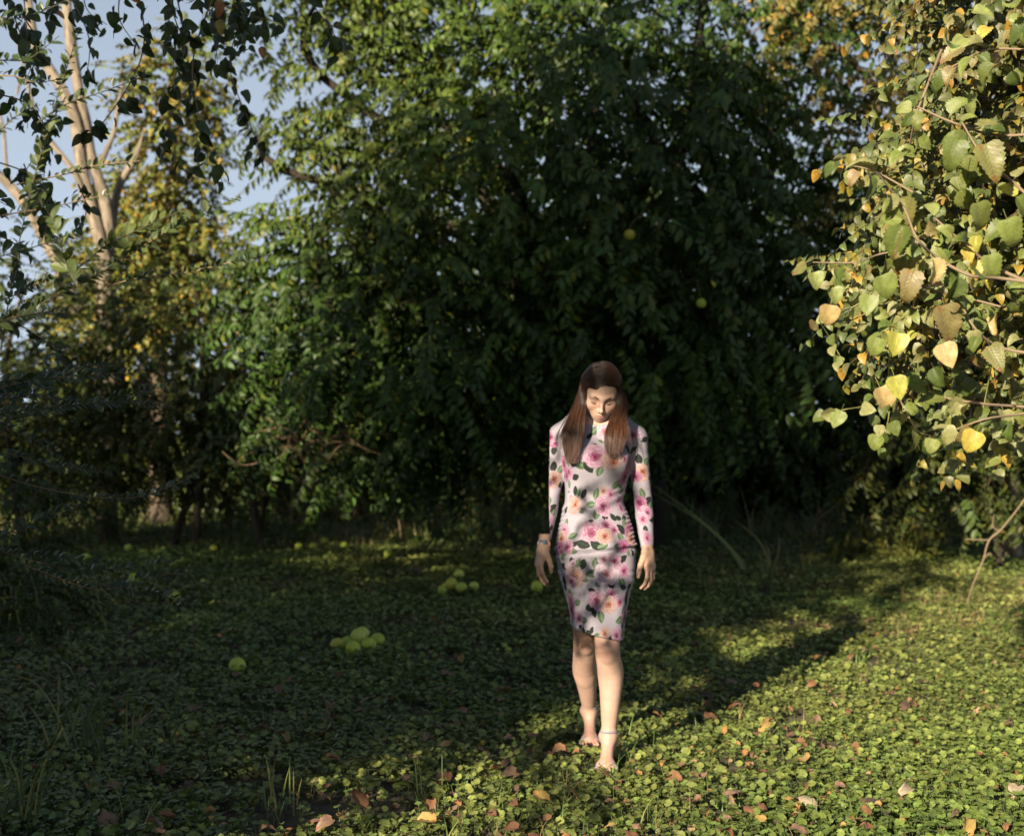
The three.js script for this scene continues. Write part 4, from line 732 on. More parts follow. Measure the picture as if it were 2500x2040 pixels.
    if (back) { const q = pts[5]; pts.push(V(q.x * 0.9 + J.neck.x * 0.1, q.y - 0.09, -0.1 + R(-0.02, 0.01)), V(q.x + R(-0.02, 0.02), q.y - 0.22, -0.135 + R(-0.015, 0.0)), V(q.x + R(-0.02, 0.02), q.y - R(0.3, 0.36), -0.13)); }
    else {
      const L = side < 0 ? lockR : lockL, e = clamp(side * (s * 1.9 - 1) + R(-0.55, 0.55), -1.08, 1.08), dz = (0.5 - s) * 0.02 + R(-0.008, 0.008), endY = mix(1066, L[4][0] + 4, Math.pow(rnd(), 0.55)), clump = Math.round(e * 4.2) / 4.2 + R(-0.05, 0.05), row = (py) => { let k = 0; while (k < 3 && py > L[k + 1][0]) k++; const t = (py - L[k][0]) / (L[k + 1][0] - L[k][0]); return [1, 2, 3].map((q) => mix(L[k][q], L[k + 1][q], t)); };
      for (const py of [985, 1025, 1062, endY]) { if (py > endY - 4 && py !== endY) continue; const [px, w, Z] = row(py), f = smooth(1000, 1110, py), ee = mix(e, clump, f * 0.8); pts.push(P(px + ee * Math.max(w, 12) + R(-1, 1) * (1.2 + f * 2), py, Z - dz)); }
    }
    const r = R(0.0007, 0.0013);
    sunlitFade(tube(pts, [r * 0.8, r, r, r, r, r * 0.9, r * 0.3], 4, 3), tint());
  };
  for (let k = 0; k < 1300; k++) strand(k % 2 ? 1 : -1, Math.pow(R(0, 1), 1.1), false);
  for (let k = 0; k < 420; k++) strand(k % 2 ? 1 : -1, R(0.55, 1), true);
  for (let k = 0; k < 26; k++) { const side = k % 2 ? 1 : -1, L = side < 0 ? lockR : lockL, s = side < 0 ? -1 : 1; const o = R(4, 16); hairB.add(tube([P(L[0][1] + s * (L[0][2] - 4), 975, 5.77), P(L[1][1] + s * (L[1][2] + o * 0.4), 1022, 5.74), P(L[2][1] + s * (L[2][2] + o), 1066, 5.72), P(L[2][1] + s * (L[2][2] + o * R(0.4, 1.6)), 1066 + R(10, 40), 5.715)], [0.0008, 0.0008, 0.0004], 3, 3), ID, tint()); }
  { // the scalp beneath
    const pos = [], idx = [], A = 26, B2 = 20;
    for (let i = 0; i <= A; i++) for (let j = 0; j <= B2; j++) { const z = mix(0.069, -0.112, i / A), phi = mix(-1.8, 1.8, j / B2), zz = z - Math.max(0, z + 0.02) * 0.36 * smooth(0.2, 1, Math.abs(phi) / 1.8), p = scalp(Math.max(zz, -0.1125), phi, -0.001).applyMatrix4(HM); pos.push(p.x, p.y, p.z); if (i && j) { const q = i * (B2 + 1) + j; idx.push(q, q - 1, q - B2 - 1, q - 1, q - B2 - 2, q - B2 - 1); } }
    const g = new THREE.BufferGeometry(); g.setAttribute('position', new THREE.Float32BufferAttribute(pos, 3)); g.setIndex(idx); g.computeVertexNormals(); hairB.add(g, ID, [0.03, 0.014, 0.008]);
  }
  part('hair', hairB.geo(), new THREE.MeshPhysicalMaterial({ vertexColors: true, roughness: 0.36, specularIntensity: 0.9, side: THREE.DoubleSide }), woman);
  // --- bracelet
  const metal = new THREE.MeshStandardMaterial({ color: lin(0.85, 0.6, 0.38), metalness: 1, roughness: 0.28 }), steel = new THREE.MeshStandardMaterial({ color: lin(0.75, 0.73, 0.7), metalness: 1, roughness: 0.25 });
  {
    const c = P(1327.5, 1329, 5.758), n = J.wrR.clone().sub(J.elR).normalize(), q = new THREE.Quaternion().setFromUnitVectors(V(0, -1, 0), n), prof = [[0.0268, -0.009], [0.0285, -0.008], [0.0289, 0], [0.0285, 0.008], [0.0268, 0.009]].map(([r, y]) => new THREE.Vector2(r, y));
    const band = new THREE.LatheGeometry(prof, 36); band.scale(1, 1, 0.9); band.applyQuaternion(q); band.translate(c.x, c.y, c.z);
    const br = part('bracelet', band, metal, woman);
    const plate = new THREE.CylinderGeometry(0.0296, 0.0296, 0.021, 14, 1, false, -0.36, 0.72); plate.scale(1, 1, 0.9); plate.applyQuaternion(q); plate.translate(c.x + 0.001, c.y, c.z + 0.0008);
    part('plate', plate, steel, br);
  }
  // --- sandals
  const suede = new THREE.MeshStandardMaterial({ color: lin(0.2, 0.19, 0.215), roughness: 0.85 }), sole = new THREE.MeshStandardMaterial({ color: lin(0.25, 0.17, 0.12), roughness: 0.8 });
  for (const o of [LL, LR]) {
    const sd = part('sandal', tube([o.heel.clone().add(V(0, -0.03, -0.012)), o.heel.clone().lerp(o.ball, 0.5).add(V(0, -0.026, 0)), o.ball.clone().add(V(0, -0.021, 0)), o.ball.clone().add(V(0, -0.022, 0.055))], [0.02, 0.022, 0.034, 0.028], 10, 4), sole, woman);
    const P_ = sd.geometry.attributes.position; // the sole is flat: keep its breadth, thin its height
    const ax = [o.heel.clone().add(V(0, -0.03, -0.012)), o.ball.clone().add(V(0, -0.021, 0))];
    for (let k = 0; k < P_.count; k++) { const t = clamp((P_.getZ(k) - ax[0].z) / (ax[1].z - ax[0].z), 0, 1), yc = mix(ax[0].y, ax[1].y, t); P_.setY(k, yc + (P_.getY(k) - yc) * 0.2); }
    sd.geometry.computeVertexNormals();
    const ring = (c, a, b, y, w, from = 0, to = Math.PI * 2, tilt = 0) => { const pts = []; for (let k = 0; k <= 24; k++) { const t = mix(from, to, k / 24); pts.push(V(c.x + Math.cos(t) * a, c.y + y + Math.sin(t) * tilt, c.z + Math.sin(t) * b)); } return tube(pts, [w, w], 6, 1); };
    part('ankle_strap', ring(o.ankle.clone().lerp(o.shin, 0.12), 0.034, 0.0365, 0, 0.0055, 0, Math.PI * 2, 0.004), suede, sd);
    const arch = []; for (let k = 0; k <= 16; k++) { const t = Math.PI * k / 16; arch.push(V(o.ball.x - Math.cos(t) * 0.045, o.ball.y - 0.016 + Math.sin(t) * 0.035, o.ball.z + 0.006 + Math.sin(t * 7) * 0.002)); }
    const ts = new Build(); for (const dz of [-0.007, 0, 0.007]) ts.add(tube(arch, [0.006, 0.006], 6, 1), new THREE.Matrix4().makeTranslation(0, -Math.abs(dz) * 0.15, dz));
    part('toe_strap', ts.geo(), suede, sd);
    part('heel', tube([o.heel.clone().add(V(0, -0.03, -0.015)), V(o.heel.x, 0.03, o.heel.z - 0.018), V(o.heel.x, -0.005, o.heel.z - 0.016)], [0.016, 0.009, 0.0075], 8, 3), sole, sd);
  }
}

// ------------------------------------------------------------------ leafy things near the camera, leaf by leaf
const solid = (list) => list.map(([r, g, b, o]) => leafMat(r, g, b, { bumpMap: leafBump, bumpScale: 0.0012, specularIntensity: 0.7, ...o }));
function leafPart(parent, geo, mat, m, name = 'leaf') { const o = part(name, geo, mat, parent); m.decompose(o.position, o.quaternion, o.scale); return o; }
// ---- the privet at the left edge: long arching twigs set with small leaves
{
  rnd = mulberry(201);
  const base = V(-1.75, 0, -3.3), t = thing('privet_shrub', 'shaded shrub with long arching twigs of small paired leaves at the left edge', 'shrub', base);
  const leaf = [leafGeo({ L: 0.031, W: 0.0145, rows: 4, fold: 0.35, curl: 0.3, prof: PRIVET, seed: 21 }), leafGeo({ L: 0.027, W: 0.0135, rows: 4, fold: 0.2, curl: 0.6, prof: PRIVET, seed: 22 })];
  const mats = solid([[0.08, 0.12, 0.028], [0.06, 0.095, 0.024], [0.11, 0.15, 0.03], [0.075, 0.1, 0.032]]), rest = new Build(), stems = [];  // first twigs get lighter greens, sunlight put into their colour
  const twigs = [
    [[[-120, 830], [28, 774], [97, 742], [221, 677], [295, 636], [396, 571], [498, 521], [585, 479]], 3.05, 1], [[[120, 730], [175, 668], [258, 599], [322, 567], [456, 507]], 3.1, 1.1], [[[190, 700], [161, 645], [138, 562], [97, 493], [60, 461]], 2.9, 1.35], [[[40, 450], [161, 424], [230, 405], [341, 392]], 3.2, 0.8],
    [[[60, 520], [88, 415], [120, 300], [152, 198], [193, 69]], 3.0, 1], [[[90, 300], [152, 258], [258, 221], [364, 180]], 3.1, 0.9], [[[260, 700], [322, 682], [461, 664], [562, 640], [668, 620]], 3.3, 0.75], [[[0, 860], [23, 719], [51, 567], [69, 488]], 3.1, 0.8], [[[-80, 150], [0, 147], [69, 143], [143, 88]], 3.0, 1],
    [[[-120, 1120], [100, 1190], [250, 1215], [340, 1212], [410, 1189], [490, 1155]], 3.3, 0.7], [[[-80, 1030], [8, 1045], [85, 1075], [152, 1113]], 3.2, 0.8], [[[-60, 1330], [180, 1390], [300, 1386], [430, 1371]], 3.1, 0.75], [[[60, 1380], [250, 1440], [352, 1409], [480, 1396]], 3.2, 0.75], [[[200, 1420], [330, 1440], [400, 1455], [470, 1480]], 3.1, 0.8],
    [[[-60, 30], [30, 45], [120, 20], [210, -30]], 3.2, 1], [[[-60, 190], [30, 185], [80, 200], [160, 190]], 3.3, 0.8], [[[-40, 980], [80, 960], [190, 900], [270, 880]], 3.2, 0.8],
  ];
  for (let k = 0; k < 16; k++) { const y = R(300, 1420), up = R(-120, 60), len = R(150, 420) * (y > 900 ? 1.15 : 0.75); twigs.push([[[-140, y + 40], [-20, y], [len * 0.5 - 20, y + up * 0.6], [len - 20, y + up + R(-30, 30)]], R(2.9, 3.9), R(0.65, 1)]); }
  let made = 0;
  twigs.forEach(([pts, Z, size], i) => {
    if (pts[0][1] > 900) { Z *= 1.42; size *= 1.3; }   // the lower twigs hang farther in
    const w = pts.map(([x, y], k) => at(x, y, Z + k * R(-0.02, 0.06)).sub(base)), curve = new THREE.CatmullRomCurve3(w), n = Math.round(curve.getLength() / 0.0165);
    part('twig', tube(w, [0.0021, 0.0016, 0.0008], 5, 5), i % 3 ? M.darkTwig : M.twig, t);
    for (let k = 2; k < n; k++) for (const s of [-1, 1]) {
      if (rnd() < 0.14) continue;
      const f = k / n, p = curve.getPoint(f), d = curve.getTangent(f), side = V().crossVectors(d, V(0, 0, 1)).normalize(), sc = size * R(0.85, 1.25) * (f > 0.9 ? 0.7 : 1);
      const dir = d.clone().multiplyScalar(R(0.5, 0.9)).addScaledVector(side, s * R(0.4, 0.9)).add(V(0, R(0.1, 0.5), R(-0.5, 0.5))), m = pose(p, dir, V(R(-0.5, 0.5), R(0.2, 1), R(-0.2, 1)), sc);
      if (i < 9 && made < 300) { leafPart(t, pick(leaf), pick(mats), m); made++; } else { const q = R(0.8, 1.3); rest.add(pick(leaf), m, [0.05 * q, 0.08 * q, 0.024 * q]); }
    }
  });
  // the main stems, outside the frame to the left
  for (const [y, r] of [[500, 0.012], [800, 0.014], [1150, 0.012]]) part('stem', tube([V(0, -0.05, 0), V(0.02, 0.5, 0.05), at(-130, y, 3.2).sub(base)], [r * 1.3, r, r * 0.5], 6, 4), M.darkBark, t);
  part('foliage', rest.geo(), tintMat({ roughness: 0.4 }), t, 'stuff');
  // unseen foliage added left of the frame to shade the twigs
  const shadeHeap = [];
  for (let k = 0; k < 900; k++) { const y = R(0.2, 2.75); shadeHeap.push([uw(R(-4.0, -2.95), R(0.1, 0.8), y), randDir()]); }
  crown('foliage', t, base, shadeHeap.filter(([p]) => p.x < 0.5 * p.z - 0.25), S.small, [0.05, 0.085, 0.022], [0.5, 0.8]);
}
// ---- vines with broad dark leaves that hang from above at the upper left
{
  rnd = mulberry(202);
  const base = at(470, -300, 6), t = thing('hanging_vine', 'dark broad leaved vine hanging in strands against the sky at the upper left', 'vine', base);
  const leaf = [leafGeo({ L: 0.1, W: 0.06, rows: 8, cols: 2, fold: 0.25, curl: 0.5, prof: OVATE, seed: 31, wave: 0.02, stalk: 0.015 }), leafGeo({ L: 0.095, W: 0.068, rows: 8, cols: 2, fold: 0.3, curl: 0.8, prof: HEART, seed: 32, wave: 0.03, stalk: 0.015 }), leafGeo({ L: 0.085, W: 0.05, rows: 6, cols: 2, fold: 0.5, curl: 0.3, prof: OVATE, seed: 33, stalk: 0.012 })];
  const mats = solid([[0.045, 0.07, 0.02], [0.055, 0.09, 0.024], [0.04, 0.06, 0.02], [0.05, 0.085, 0.02]]), yellow = solid([[0.4, 0.33, 0.07], [0.35, 0.16, 0.06]]);
  const strands = [[[420, -60], [450, 120], [390, 250]], [[540, -60], [470, 150], [490, 300], [545, 450]], [[330, -60], [350, 120], [258, 290], [212, 330]], [[660, -60], [560, 140], [617, 318], [640, 390]], [[150, -60], [125, 20], [110, 60]], [[300, -60], [290, 40], [330, 110]], [[470, 200], [396, 340], [480, 430]], [[-60, 220], [60, 250], [110, 330], [60, 420]], [[-60, 380], [60, 420], [120, 480], [110, 560]], [[40, -60], [60, 20], [30, 90]], [[400, -60], [560, 20], [700, 60]], [[700, -60], [800, 60], [840, 130]], [[190, 450], [210, 500], [200, 560]], [[-40, 560], [40, 600], [30, 700]], [[-40, 760], [60, 800], [130, 850], [160, 900]], [[200, -60], [210, 20], [260, 60]]];
  for (let k = 0; k < 16; k++) { const x = k < 9 ? R(-60, 260) : R(260, 760), y = k < 9 ? R(-60, 420) : -60; strands.push([[x, y], [x + R(-50, 60), y + R(60, 120)], [x + R(-60, 90), y + R(120, 240)]]); }
  const more = new Build(); let made = 0;
  for (const s of strands) {
    const Z = R(5.3, 6.6), w = s.map(([x, y]) => at(x, y, Z + R(-0.1, 0.1)).sub(base)), curve = new THREE.CatmullRomCurve3(w), n = Math.round(curve.getLength() / 0.026);
    part('vine_stem', tube(w, [0.004, 0.0015], 5, 5), M.twig, t);
    for (let k = 0; k < n; k++) {
      const p = curve.getPoint((k + R(0, 0.8)) / n), m = pose(p.add(V(R(-0.03, 0.03), R(-0.02, 0.02), R(-0.05, 0.05))), V(R(-0.9, 0.9), R(-1.2, -0.1), R(-0.4, 0.4)), V(R(-0.8, 0.8), R(-0.1, 0.8), R(0.1, 1)), R(0.45, 0.88));
      if (made < 285) leafPart(t, pick(leaf), rnd() < 0.03 ? pick(yellow) : pick(mats), m); else { const q = R(0.8, 1.3); more.add(pick(leaf), m, [0.045 * q, 0.075 * q, 0.02 * q]); } made++;
    }
  }
  part('foliage', more.geo(), tintMat({ roughness: 0.5 }), t, 'stuff');
  leafPart(t, leaf[0], yellow[0], pose(at(536, 40, 5.8).sub(base), V(0.1, -1, 0.1), V(0.1, 0.2, 1), 0.75));
  leafPart(t, leaf[0], yellow[1], pose(at(637, 108, 6).sub(base), V(0.2, -1, 0.1), V(0.2, 0.2, 1), 0.62));
}
// ---- the sunlit mulberry branch with its vine at the right edge
{
  rnd = mulberry(203);
  const base = V(2.3, 0, -4.2), t = thing('mulberry_tree', 'sunlit branch of broad toothed green and yellow leaves reaching in at the right', 'tree', base), Q = (a, Z) => a.map(([x, y], k) => at(x, y, Z + (k % 2 ? 0.04 : -0.03)).sub(base));
  const big = [0, 1, 2].map((k) => leafGeo({ L: [0.1, 0.092, 0.085][k], W: [0.07, 0.066, 0.055][k], rows: 19, cols: 3, fold: [0.35, 0.75, 0.2][k], curl: [0.6, 0.9, 1.3][k], twist: [0.25, -0.4, 0.5][k], prof: [MULB, OVATE, MULB][k], seed: 41 + k, wave: 0.018, serr: 0.085, stalk: 0.022 }));
  const heart = [0, 1].map((k) => leafGeo({ L: 0.056, W: 0.05, rows: 9, cols: 2, fold: [0.2, 0.5][k], curl: [0.3, 0.8][k], prof: HEART, seed: 51 + k, wave: 0.02, stalk: 0.022 }));
  const green = solid([[0.1, 0.15, 0.03], [0.13, 0.17, 0.036], [0.17, 0.2, 0.05], [0.09, 0.13, 0.03]]), worn = [[0.2, 0.2, 0.06], [0.24, 0.2, 0.08], [0.3, 0.22, 0.1]].map((c) => leafMat(...c, { map: wornMap, bumpMap: leafBump, bumpScale: 0.002 })), pale = solid([[0.27, 0.31, 0.1], [0.22, 0.27, 0.07], [0.3, 0.3, 0.13]]), yellow = solid([[0.52, 0.42, 0.09], [0.5, 0.37, 0.17], [0.4, 0.4, 0.08]]);
  part('trunk', tube([V(0.25, -0.1, -0.1), V(0.2, 1.2, 0), V(0.15, 2.6, -0.05), V(0.1, 4.2, -0.1)], [0.1, 0.08, 0.06, 0.03], 10, 5, 0.1), M.greyBark, t);
  const branches = [
    [[[2760, 800], [2600, 720], [2495, 682], [2412, 641], [2318, 563], [2277, 527]], 3.5, 0.006], [[[2600, 700], [2450, 680], [2370, 672], [2290, 630], [2240, 583], [2209, 511], [2150, 430]], 3.4, 0.005], [[[2700, 1010], [2500, 993], [2380, 983], [2282, 962], [2261, 926]], 3.7, 0.005], [[[2700, 960], [2500, 1009], [2401, 1024], [2303, 1060]], 3.6, 0.004], [[[2180, 940], [2204, 988], [2240, 1050], [2272, 1063]], 3.6, 0.003],
    [[[2300, 120], [2256, 231], [2235, 288], [2222, 350]], 4.1, 0.005], [[[2600, 320], [2440, 330], [2330, 300], [2240, 260]], 3.7, 0.005], [[[2600, 130], [2420, 120], [2330, 160], [2260, 190]], 3.9, 0.004], [[[2450, 750], [2330, 720], [2180, 700], [2120, 760], [2060, 790]], 3.6, 0.003], [[[2250, 600], [2150, 620], [2090, 640], [1985, 640]], 3.5, 0.003], [[[2230, 470], [2160, 430], [2110, 410], [2050, 400]], 3.6, 0.003], [[[2600, 560], [2480, 450], [2400, 380], [2350, 300]], 3.5, 0.005],
    [[[2230, 700], [2180, 780], [2173, 822], [2170, 926], [2171, 1009], [2158, 1081]], 3.5, 0.0025], [[[2170, 700], [2060, 760], [2000, 770], [2030, 830], [2058, 880]], 3.5, 0.002], [[[2170, 930], [2120, 985], [2060, 1000], [2030, 1010]], 3.5, 0.002], [[[2420, 900], [2400, 1000], [2380, 1060], [2340, 1095]], 3.7, 0.002], [[[2600, 870], [2450, 850], [2380, 800], [2330, 700]], 3.55, 0.005],
  ];
  const curves = branches.map(([p, Z, r], k) => { const w = Q(p, Z); part(k < 12 || k > 15 ? 'branch' : 'vine_stem', tube(w, [r, r * 0.8, r * 0.45], 6, 5), k < 12 || k > 15 ? M.dryTwig : M.greenTwig, t); return new THREE.CatmullRomCurve3(w); });
  let made = 0;
  const put = (g, m, p, s, dir, nrm) => { leafPart(t, g, m, pose(p, dir, nrm, s)); made++; };
  const facing = () => V(R(-0.9, 0.6), R(-0.1, 1), R(0.15, 1));
  for (const [px, py, s, m, kind] of [[2033, 721, 1.1, yellow[1], 1], [2137, 920, 1.35, yellow[1], 1], [2176, 895, 1.15, yellow[2], 1], [2292, 815, 1.2, yellow[1], 1], [2142, 646, 1.3, pale[1], 1], [1981, 648, 0.9, pale[0], 1], [2028, 685, 0.9, pale[0], 1], [2396, 1030, 1.2, yellow[0], 1], [2350, 590, 0.8, yellow[0], 1], [2195, 790, 1.2, yellow[2], 1], [2240, 560, 1.2, worn[0], 0], [2200, 460, 1.15, worn[0], 0], [2215, 530, 1.1, green[1], 0], [2350, 320, 1.2, green[1], 0], [2400, 330, 1.15, worn[0], 0], [2240, 640, 1.2, worn[1], 0], [2300, 720, 1.2, worn[1], 0], [2410, 600, 1.1, pale[1], 0], [2450, 510, 1.25, pale[1], 0], [2380, 470, 1.2, green[2], 0], [2155, 805, 1, pale[1], 1], [2125, 700, 1, pale[1], 1], [2062, 985, 0.9, pale[1], 1], [2150, 1045, 0.85, pale[1], 1], [2149, 1024, 0.6, pale[2], 1], [2285, 1055, 0.8, pale[0], 1]])
    put(pick(kind ? heart : big), m, at(px, py, R(3.35, 3.5)).sub(base), s, V(R(-0.5, 0.4), -1, R(-0.1, 0.3)), V(R(-0.4, 0.1), R(0.2, 0.5), 1));
  curves.forEach((c, k) => {
    const vine = (k >= 8 && k <= 9) || (k > 11 && k < 16), n = Math.round(c.getLength() / (vine ? 0.05 : 0.042));
    for (let j = 1; j <= n && made < 215; j++) { const f = j / n, p = c.getPoint(f); if (!vine && f < 0.25) continue; const q = rnd(); put(pick(vine ? heart : big), q < 0.52 ? pick(green) : q < 0.62 ? pick(worn) : q < 0.97 ? pick(pale) : pick(yellow), p, R(0.5, 0.9), c.getTangent(f).multiplyScalar(0.4).add(V(R(-0.9, 0.9), R(-1.1, 0.3), R(-0.4, 0.5))), facing()); }
  });
  const edge = spline([-60, 0, 200, 330, 430, 520, 620, 700, 800, 900, 1000], [2220, 2220, 2230, 2150, 2100, 2080, 2040, 2060, 2100, 2180, 2290]);
  while (made < 300) { const py = R(-40, 960), px = mix(edge(py), 2620, Math.sqrt(rnd())), q = rnd(); put(pick(rnd() < 0.75 ? big : heart), q < 0.55 ? pick(green) : q < 0.66 ? pick(worn) : q < 0.97 ? pick(pale) : pick(yellow), at(px, py, R(3.5, 4.3)).sub(base), R(0.48, 0.9), V(R(-1, 0.6), R(-1.1, 0.4), R(-0.4, 0.5)), facing()); }
  // the deeper, softer part of the same tree
  const pts = [];
  for (let k = 0; k < 2300; k++) { const py = R(-250, 1030), px = mix(edge(py) + 30, 2850, Math.pow(rnd(), 0.75)), p = at(px, py, R(4.3, 6.5)); pts.push([p, V(-0.6, 0.1, 0.6)]); }
  crown('foliage', t, base, pts, S.heart, () => pick([[0.13, 0.17, 0.04], [0.16, 0.19, 0.05], [0.1, 0.14, 0.03], [0.2, 0.19, 0.06], [0.19, 0.21, 0.06]]), [0.4, 0.65], tintMat({ roughness: 0.5, bumpMap: leafBump, bumpScale: 0.001 }), 1.2);
}
// ------------------------------------------------------------------ dry vines, sticks, tall grass, weeds
{
  rnd = mulberry(204);
  const base = at(740, 1230, 14); base.y = 0;
  const t = thing('dry_vine_tangle', 'tangle of bare brown vines hanging under the left skirt of the big tree', 'vines', base);
  for (let k = 0; k < 26; k++) { let x = R(590, 860), y = R(1010, 1100), Z = R(13.6, 14.4); const p = [], a = R(-1, 1); for (let j = 0; j < 5; j++) { p.push(at(x, y, Z).sub(base)); x += R(10, 45) * (a > 0 ? 1 : -1); y += R(-25, 45); Z += R(-0.15, 0.15); } part('vine', tube(p, [0.009, 0.006, 0.003], 5, 4, 0.1), M.dimTwig, t); }
}
{
  const base = onGround(2352, 1492), Z = -base.z, Q = (a) => a.map(([x, y]) => at(x, y, Z).sub(base)), t = thing('bare_stick', 'thin bare forked stick leaning at the right edge of the sunny strip', 'stick', base);
  part('stem', tube(Q([[2350, 1510], [2375, 1430], [2400, 1370], [2416, 1318], [2440, 1297], [2462, 1272], [2500, 1222], [2530, 1180]]), [0.005, 0.006, 0.006, 0.009, 0.007, 0.006, 0.005], 6, 4, 0.15), M.dryTwig, t);
  part('side_twig', tube(Q([[2416, 1318], [2385, 1317], [2358, 1316]]), [0.006, 0.005, 0.005], 6, 3), M.dryTwig, t);
  part('side_twig', tube(Q([[2441, 1297], [2425, 1285], [2428, 1256]]), [0.006, 0.004, 0.003], 6, 3), M.dryTwig, t);
  part('side_twig', tube(Q([[2402, 1362], [2418, 1350], [2422, 1356]]), [0.005, 0.003, 0.003], 6, 3), M.dryTwig, t);
}
function grassClump(label, base, paths, w, mats) {
  const t = thing('tall_grass', label, 'grass', base);
  for (const p of paths) {
    const pts = p.map(([x, y, dz = 0]) => at(x, y, -base.z + dz).sub(base)), c = new THREE.CatmullRomCurve3(pts), pos = [], uv = [], idx = [], n = 14;
    for (let k = 0; k <= n; k++) { const q = c.getPoint(k / n), d = c.getTangent(k / n), s = V(-d.y, d.x, 0.5).normalize().multiplyScalar(w * (1 - 0.8 * Math.pow(k / n, 2))), m = V(0, 0, w * 0.4); for (const e of [-1, 0, 1]) { pos.push(q.x + s.x * e + (e ? 0 : m.x), q.y + s.y * e, q.z + s.z * e + (e ? 0 : m.z)); uv.push(0.5 + e * 0.08, k / n); } if (k) for (let e = 0; e < 2; e++) { const a = (k - 1) * 3 + e; idx.push(a, a + 1, a + 3, a + 1, a + 4, a + 3); } }
    const g = new THREE.BufferGeometry(); g.setAttribute('position', new THREE.Float32BufferAttribute(pos, 3)); g.setAttribute('uv', new THREE.Float32BufferAttribute(uv, 2)); g.setIndex(idx); g.computeVertexNormals();
    part('blade', g, pick(mats), t);
  }
  return t;
}
{
  rnd = mulberry(205);
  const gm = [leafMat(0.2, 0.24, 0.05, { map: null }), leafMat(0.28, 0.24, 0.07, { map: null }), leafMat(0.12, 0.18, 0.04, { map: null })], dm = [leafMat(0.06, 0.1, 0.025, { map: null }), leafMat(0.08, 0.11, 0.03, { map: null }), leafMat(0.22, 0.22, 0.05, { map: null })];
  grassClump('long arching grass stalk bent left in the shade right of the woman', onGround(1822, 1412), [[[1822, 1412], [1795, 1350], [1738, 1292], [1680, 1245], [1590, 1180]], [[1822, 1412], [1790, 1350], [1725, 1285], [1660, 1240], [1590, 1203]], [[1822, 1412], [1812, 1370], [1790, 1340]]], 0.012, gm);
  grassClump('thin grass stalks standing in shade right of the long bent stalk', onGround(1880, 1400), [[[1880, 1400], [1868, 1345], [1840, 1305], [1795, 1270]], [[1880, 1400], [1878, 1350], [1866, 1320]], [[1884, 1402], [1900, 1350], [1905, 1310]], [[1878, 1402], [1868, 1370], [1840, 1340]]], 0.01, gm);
  const left = []; for (let k = 0; k < 15; k++) { const x = R(110, 250), y = R(1790, 1860), l = R(80, 230), a = R(-0.9, 1.0); left.push([[x, y], [x + a * l * 0.2, y - l * 0.45], [x + a * l * 0.5, y - l * 0.8], [x + a * l * R(0.8, 1.3), y - l * R(0.85, 1.05), R(-0.2, 0.2)]]); }
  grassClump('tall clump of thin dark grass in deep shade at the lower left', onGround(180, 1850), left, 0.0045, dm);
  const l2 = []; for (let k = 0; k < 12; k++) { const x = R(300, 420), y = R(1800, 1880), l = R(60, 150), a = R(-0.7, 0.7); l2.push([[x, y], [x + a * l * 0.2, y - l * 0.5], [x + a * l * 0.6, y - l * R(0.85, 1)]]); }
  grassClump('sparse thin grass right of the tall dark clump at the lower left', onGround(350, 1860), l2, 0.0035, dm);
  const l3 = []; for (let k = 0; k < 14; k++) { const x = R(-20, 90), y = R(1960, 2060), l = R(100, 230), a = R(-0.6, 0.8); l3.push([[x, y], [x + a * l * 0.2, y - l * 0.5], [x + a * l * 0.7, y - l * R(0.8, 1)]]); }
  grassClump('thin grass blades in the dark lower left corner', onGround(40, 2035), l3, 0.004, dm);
  const l4 = []; for (let k = 0; k < 9; k++) { const x = R(640, 730), y = R(1940, 2000), l = R(50, 120), a = R(-0.5, 0.5); l4.push([[x, y], [x + a * l * 0.2, y - l * 0.5], [x + a * l * 0.5, y - l]]); }
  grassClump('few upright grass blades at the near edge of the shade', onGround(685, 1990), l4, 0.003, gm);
  const l5 = []; for (let k = 0; k < 26; k++) { const x = R(700, 900), y = R(1245, 1300), l = R(50, 150), a = R(-1, 1); l5.push([[x, y], [x + a * l * 0.25, y - l * 0.5], [x + a * l * 0.7, y - l * R(0.6, 0.9)]]); }
  grassClump('tall dim grass under the dry vines left of the woman', onGround(800, 1290), l5, 0.013, [leafMat(0.2, 0.18, 0.05, { map: null }), leafMat(0.1, 0.12, 0.03, { map: null })]);
  const s = thing('dry_stick_clump', 'clump of bent dry brown sticks in shade left of the sunlit weeds', 'sticks', onGround(1968, 1345)), Q = (a) => a.map(([x, y]) => at(x, y, -s.position.z).sub(s.position));
  for (const [p, r] of [[[[1962, 1350], [1985, 1285], [2020, 1250], [2055, 1225], [2078, 1214]], 0.018], [[[1962, 1350], [1948, 1320], [1925, 1295], [1918, 1270]], 0.012], [[[1965, 1340], [1990, 1300], [2005, 1255], [2018, 1215]], 0.009], [[[1970, 1345], [1972, 1300], [1985, 1270], [2005, 1240]], 0.008], [[[1975, 1330], [2005, 1290], [2020, 1285], [2030, 1250]], 0.007], [[[1912, 1280], [1940, 1305], [1962, 1325]], 0.009]]) part('stick', tube(Q(p), [r, r * 0.8, r * 0.5], 6, 4, 0.15), M.dryTwig, s);
}
